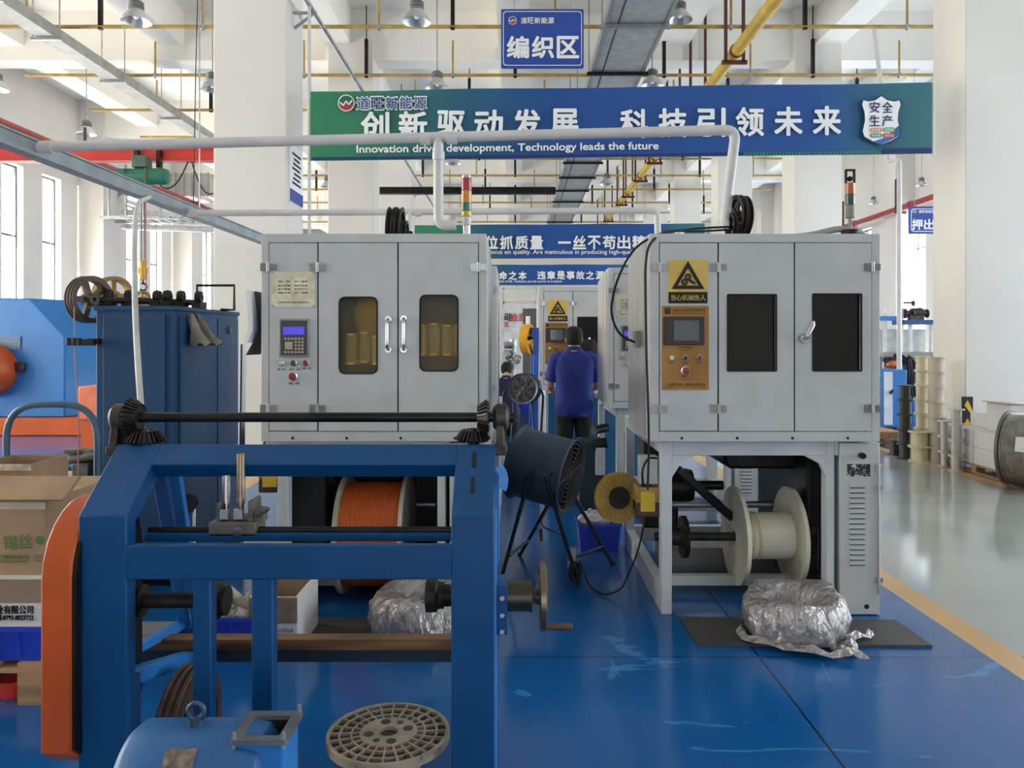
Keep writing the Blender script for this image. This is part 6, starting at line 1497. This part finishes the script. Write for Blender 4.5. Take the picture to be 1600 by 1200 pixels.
def ell(c, rx, ry, n=28, pw=2.0, ang=0):
    o = []
    for k in range(n):
        a = 2*PI*k/n; cx_, sy = math.cos(a), math.sin(a)
        o.append(Vector((c[0]+rx*math.copysign(abs(cx_)**(2/pw), cx_), c[1]+ry*math.copysign(abs(sy)**(2/pw), sy), c[2])))
    return o
def tube_cloth(mb, pts, radii, n=16):
    return mb.tube([Vector(p) for p in pts], radii, n)
def person(label, base, H, cloth, sh_l, el_l, ha_l, sh_r, el_r, ha_r, torso_lean=0, crouch=False):
    """local frame: x across, y forward, z up; facing +Y"""
    k = H/1.70; B = Vector(base); V = lambda x, y, z: B+Vector((x*k, y*k, z*k)); zo = -.42 if crouch else 0
    t = thing('person', label, 'person', base)
    ln = torso_lean
    def up(z, x=0, y=0): return V(x, y+ln*(z-.95), z+zo)
    n = {'pelvis': (up(.95), (.15*k, .105*k)), 'waist': (up(1.08), (.145*k, .1*k)), 'chest': (up(1.28), (.165*k, .105*k)), 'neckbase': (up(1.42), (.075*k, .07*k)), 'neck': (up(1.47, 0, .012), .052*k),
         'skull': (up(1.575, 0, .028), (.076*k, .09*k)), 'crown': (up(1.645, 0, .022), (.058*k, .07*k))}
    e = [('pelvis', 'waist'), ('waist', 'chest'), ('chest', 'neckbase'), ('neckbase', 'neck'), ('neck', 'skull'), ('skull', 'crown')]
    lo = lambda p: (p[0], p[1], p[2]+zo)
    sh_l, el_l, ha_l, sh_r, el_r, ha_r = map(lo, (sh_l, el_l, ha_l, sh_r, el_r, ha_r))
    for s, nm, sh, el, ha in ((-1, 'l', sh_l, el_l, ha_l), (1, 'r', sh_r, el_r, ha_r)):
        n['sh'+nm] = (V(*sh), .058*k); n['el'+nm] = (V(*el), .041*k); n['wr'+nm] = (V(*ha), (.026*k, .03*k))
        d_ = (V(*ha)-V(*el)).normalized(); side = d_.cross(Vector((0, 0, 1))).normalized()*-s; dn = d_.cross(side)
        pal = V(*ha)+d_*.06*k; n['pa'+nm] = (pal, (.036*k, .02*k))
        e += [('chest', 'sh'+nm), ('sh'+nm, 'el'+nm), ('el'+nm, 'wr'+nm), ('wr'+nm, 'pa'+nm)]
        for q, (off, L_) in enumerate(((-.028, .065), (-.01, .076), (.01, .072), (.028, .058))):
            a_ = pal+side*off*k+d_*.03*k; b_ = a_+d_*L_*.55*k+Vector((0, 0, -.008)); c_ = b_+d_*L_*.4*k+Vector((0, 0, -.02))
            n[f'f{q}a{nm}'] = (a_, .0092*k); n[f'f{q}b{nm}'] = (b_, .0085*k); n[f'f{q}c{nm}'] = (c_, .0075*k)
            e += [('pa'+nm, f'f{q}a{nm}'), (f'f{q}a{nm}', f'f{q}b{nm}'), (f'f{q}b{nm}', f'f{q}c{nm}')]
        a_ = V(*ha)+d_*.03*k-side*.035*k; b_ = a_+d_*.035*k-side*.02*k
        n['ta'+nm] = (a_, .011*k); n['tb'+nm] = (b_, .0095*k); e += [('wr'+nm, 'ta'+nm), ('ta'+nm, 'tb'+nm)]
        hip = up(.9, s*.085); 
        if crouch: kn = V(s*.14, .34, .52); an = V(s*.12, .1, .09); toe = V(s*.13, .25, .035)
        else: kn = V(s*.1, .02, .49); an = V(s*.105, -.02, .08); toe = V(s*.12, .15, .03)
        n['hip'+nm] = (hip, .085*k); n['kn'+nm] = (kn, .058*k); n['an'+nm] = (an, .042*k); n['toe'+nm] = (toe, (.04*k, .03*k))
        e += [('pelvis', 'hip'+nm), ('hip'+nm, 'kn'+nm), ('kn'+nm, 'an'+nm), ('an'+nm, 'toe'+nm)]
    body = skin_body('body', n, e, t, SKIN)
    hc = up(1.575, 0, .028)
    # face and ears on the head
    f = MB()
    for s in (-1, 1): f.ball(hc+Vector((s*.079*k, -.005*k, -.015*k)), .028*k, .35, .7, 1.1, 12, 8)
    f.loft([ell(hc+Vector((0, .093*k, z*k)), w_*k, w2*k, 10) for z, w_, w2 in ((-.04, .016, .014), (-.03, .017, .022), (0, .01, .012), (.02, .006, .006))])
    f.build('ears_and_nose', SKIN, body)
    f = MB()
    for s in (-1, 1): f.ball(hc+Vector((s*.032*k, .086*k, .012*k)), .011*k, 1.2, .6, .7, 10, 8)
    f.build('eyes', INK, body)
    MB().ball(hc+Vector((0, .088*k, -.062*k)), .02*k, 1.2, .35, .28, 12, 8).build('mouth', mat('lips', (160, 96, 88), .5), body)
    # hair: a short cap open at the face
    mb = MB(); rings = []
    for z, rx, ry, yo in ((-.075, .066, .05, -.038), (-.05, .076, .072, -.022), (-.01, .086, .088, -.012), (.03, .09, .098, -.006), (.065, .085, .097, -.002), (.09, .068, .08, 0), (.106, .038, .045, 0), (.11, .01, .01, 0)):
        r_ = ell(hc+Vector((0, yo*k, z*k)), rx*k, ry*k, 30)
        for i, p in enumerate(r_):
            p.x += random.uniform(-.003, .003); p.z += random.uniform(-.004, .004)
            if z < .035 and p.y > hc.y+.02*k: p.y = hc.y+.02*k+(p.y-hc.y-.02*k)*.2
        rings.append(r_)
    mb.loft(rings).build('hair', HAIR, t, smooth=80)
    # polo shirt
    mb = MB(); rings = []
    zs = ((.80, .185, .125), (.86, .19, .13), (.95, .186, .128), (1.05, .178, .122), (1.15, .183, .124), (1.25, .196, .128), (1.33, .205, .124), (1.385, .19, .11), (1.42, .135, .092), (1.445, .085, .08), (1.455, .075, .075))
    for j, (z, rx, ry) in enumerate(zs):
        r_ = ell(up(z), rx*k, ry*k, 40, 2.5)
        for i, p in enumerate(r_):
            a = 2*PI*i/40; q = .006*math.sin(a*5+z*18)*(1.5 if z < 1.1 else .7)+.004*math.sin(a*9-z*30)
            p.x += q*math.cos(a); p.y += q*math.sin(a)
        rings.append(r_)
    sh = mb.loft(rings); 
    for s, S0, E0 in ((-1, sh_l, el_l), (1, sh_r, el_r)):
        a = V(*S0); b = V(*E0); c0 = up(1.36, s*.12)
        pts = [c0, c0.lerp(a, .55)+Vector((0, 0, .012)), a+Vector((0, 0, .006)), a.lerp(b, .3), a.lerp(b, .62), a.lerp(b, .8)]
        sh.tube(pts, [.07*k, .072*k, .07*k, .066*k, .064*k, .066*k], 20)
    sh.build('polo_shirt', cloth, t, smooth=80)
    MB().loft([ell(up(1.43), .083*k, .08*k, 24), ell(up(1.485, 0, .005), .066*k, .066*k, 24), ell(up(1.485, 0, .005), .058*k, .058*k, 24), ell(up(1.43), .07*k, .07*k, 24)], caps=False, closed=True).build('collar', mat('navy_collar', (28, 38, 96), .8), t)
    MB().lathe([(.0835*k, 0), (.088*k, .004), (.0835*k, .008)], up(1.437), (0, 0, 1), 24, closed=True).build('collar_trim', WHITE, t)
    # trousers and shoes
    mb = MB()
    mb.loft([ell(up(z), rx*k, ry*k, 32, 2.3) for z, rx, ry in ((.78, .165, .12), (.86, .17, .12), (.96, .165, .115), (1.0, .16, .112))])
    for s, nm in ((-1, 'l'), (1, 'r')):
        hip, kn, an = n['hip'+nm][0], n['kn'+nm][0], n['an'+nm][0]
        mb.tube([hip+Vector((0, 0, .02*k)), hip.lerp(kn, .35), hip.lerp(kn, .8), kn, kn.lerp(an, .4), kn.lerp(an, .85), an-Vector((0, 0, .02*k))], [.098*k, .095*k, .08*k, .078*k, .074*k, .068*k, .07*k], 20)
    mb.build('trousers', TROU, t, smooth=80)
    for nm in 'lr':
        an, toe = n['an'+nm][0], n['toe'+nm][0]
        f = MB(); rr = []
        d_ = Vector((toe.x-an.x, toe.y-an.y, 0)).normalized(); sd = Vector((-d_.y, d_.x, 0))
        for q, w_, h in ((-.09, .03, .06), (-.06, .042, .09), (0, .045, .1), (.06, .046, .075), (.13, .05, .055), (.17, .042, .045), (.19, .02, .03)):
            c_ = Vector((an.x, an.y, B.z))+d_*q*k
            rr.append([c_+sd*w_*k*math.cos(a)+Vector((0, 0, max(.002, (h/2+h/2*math.sin(a))*k))) for a in [2*PI*i/14 for i in range(14)]])
        f.loft(rr).build('shoe', SHOE, t)
    return t
hd = 7.45
person('person in blue polo shirt and black trousers standing with back turned, working at a machine', (px(897, hd), hd, .03), 1.66, POLO,
       (-.185, 0, 1.355), (-.24, .05, 1.09), (-.19, .27, 1.02), (.185, 0, 1.355), (.24, .06, 1.09), (.19, .28, 1.03))
solo(MB().box(px(850, hd), px(946, hd), 7.2, 7.75, 0, .028), 'foot_mat', MATR, 'thin dark mat under the man in the blue polo shirt', 'mat')
# second worker crouching far down the aisle
person('crouching person in dark blue working low beside the silver twisting head', (px(791, 11.2), 11.2, .0), 1.62, mat('navy_cotton', (26, 32, 62), .85, bump=.1, bs=12),
       (-.19, .17, 1.3), (-.2, .36, 1.06), (-.02, .52, .98), (.19, .17, 1.3), (.24, .38, 1.06), (.12, .56, 1.0), torso_lean=.45, crouch=True)
# dark jacket hung on the far machine beside the man's head
t = thing('black_jacket', 'black jacket hanging on the far machine beside the man in the blue polo shirt', 'jacket', P(915, 545, 8.5))
rr = []
for i in range(8):
    q = i/7; c = P(921-6*q*(1-q)*2, 530+52*q, 8.5); w_ = .03+.07*math.sin(PI*min(1, q*1.15+.12))
    rr.append([c+Vector((w_*math.cos(s)*(1+.15*math.sin(4*s+i)), .045*math.sin(s), .02*math.sin(3*s)*q)) for s in [2*PI*k/18 for k in range(18)]])
MB().loft(rr).build('jacket_body', TROU, t, smooth=80)
MB().tube([P(926, 560, 8.47), P(931, 575, 8.45), P(933, 592, 8.46)], [.045, .04, .03], 12).build('sleeve', TROU, t)
MB().cyl(P(921, 529, 8.5), P(921, 529, 8.6), .012).build('hook', CHROME, t)
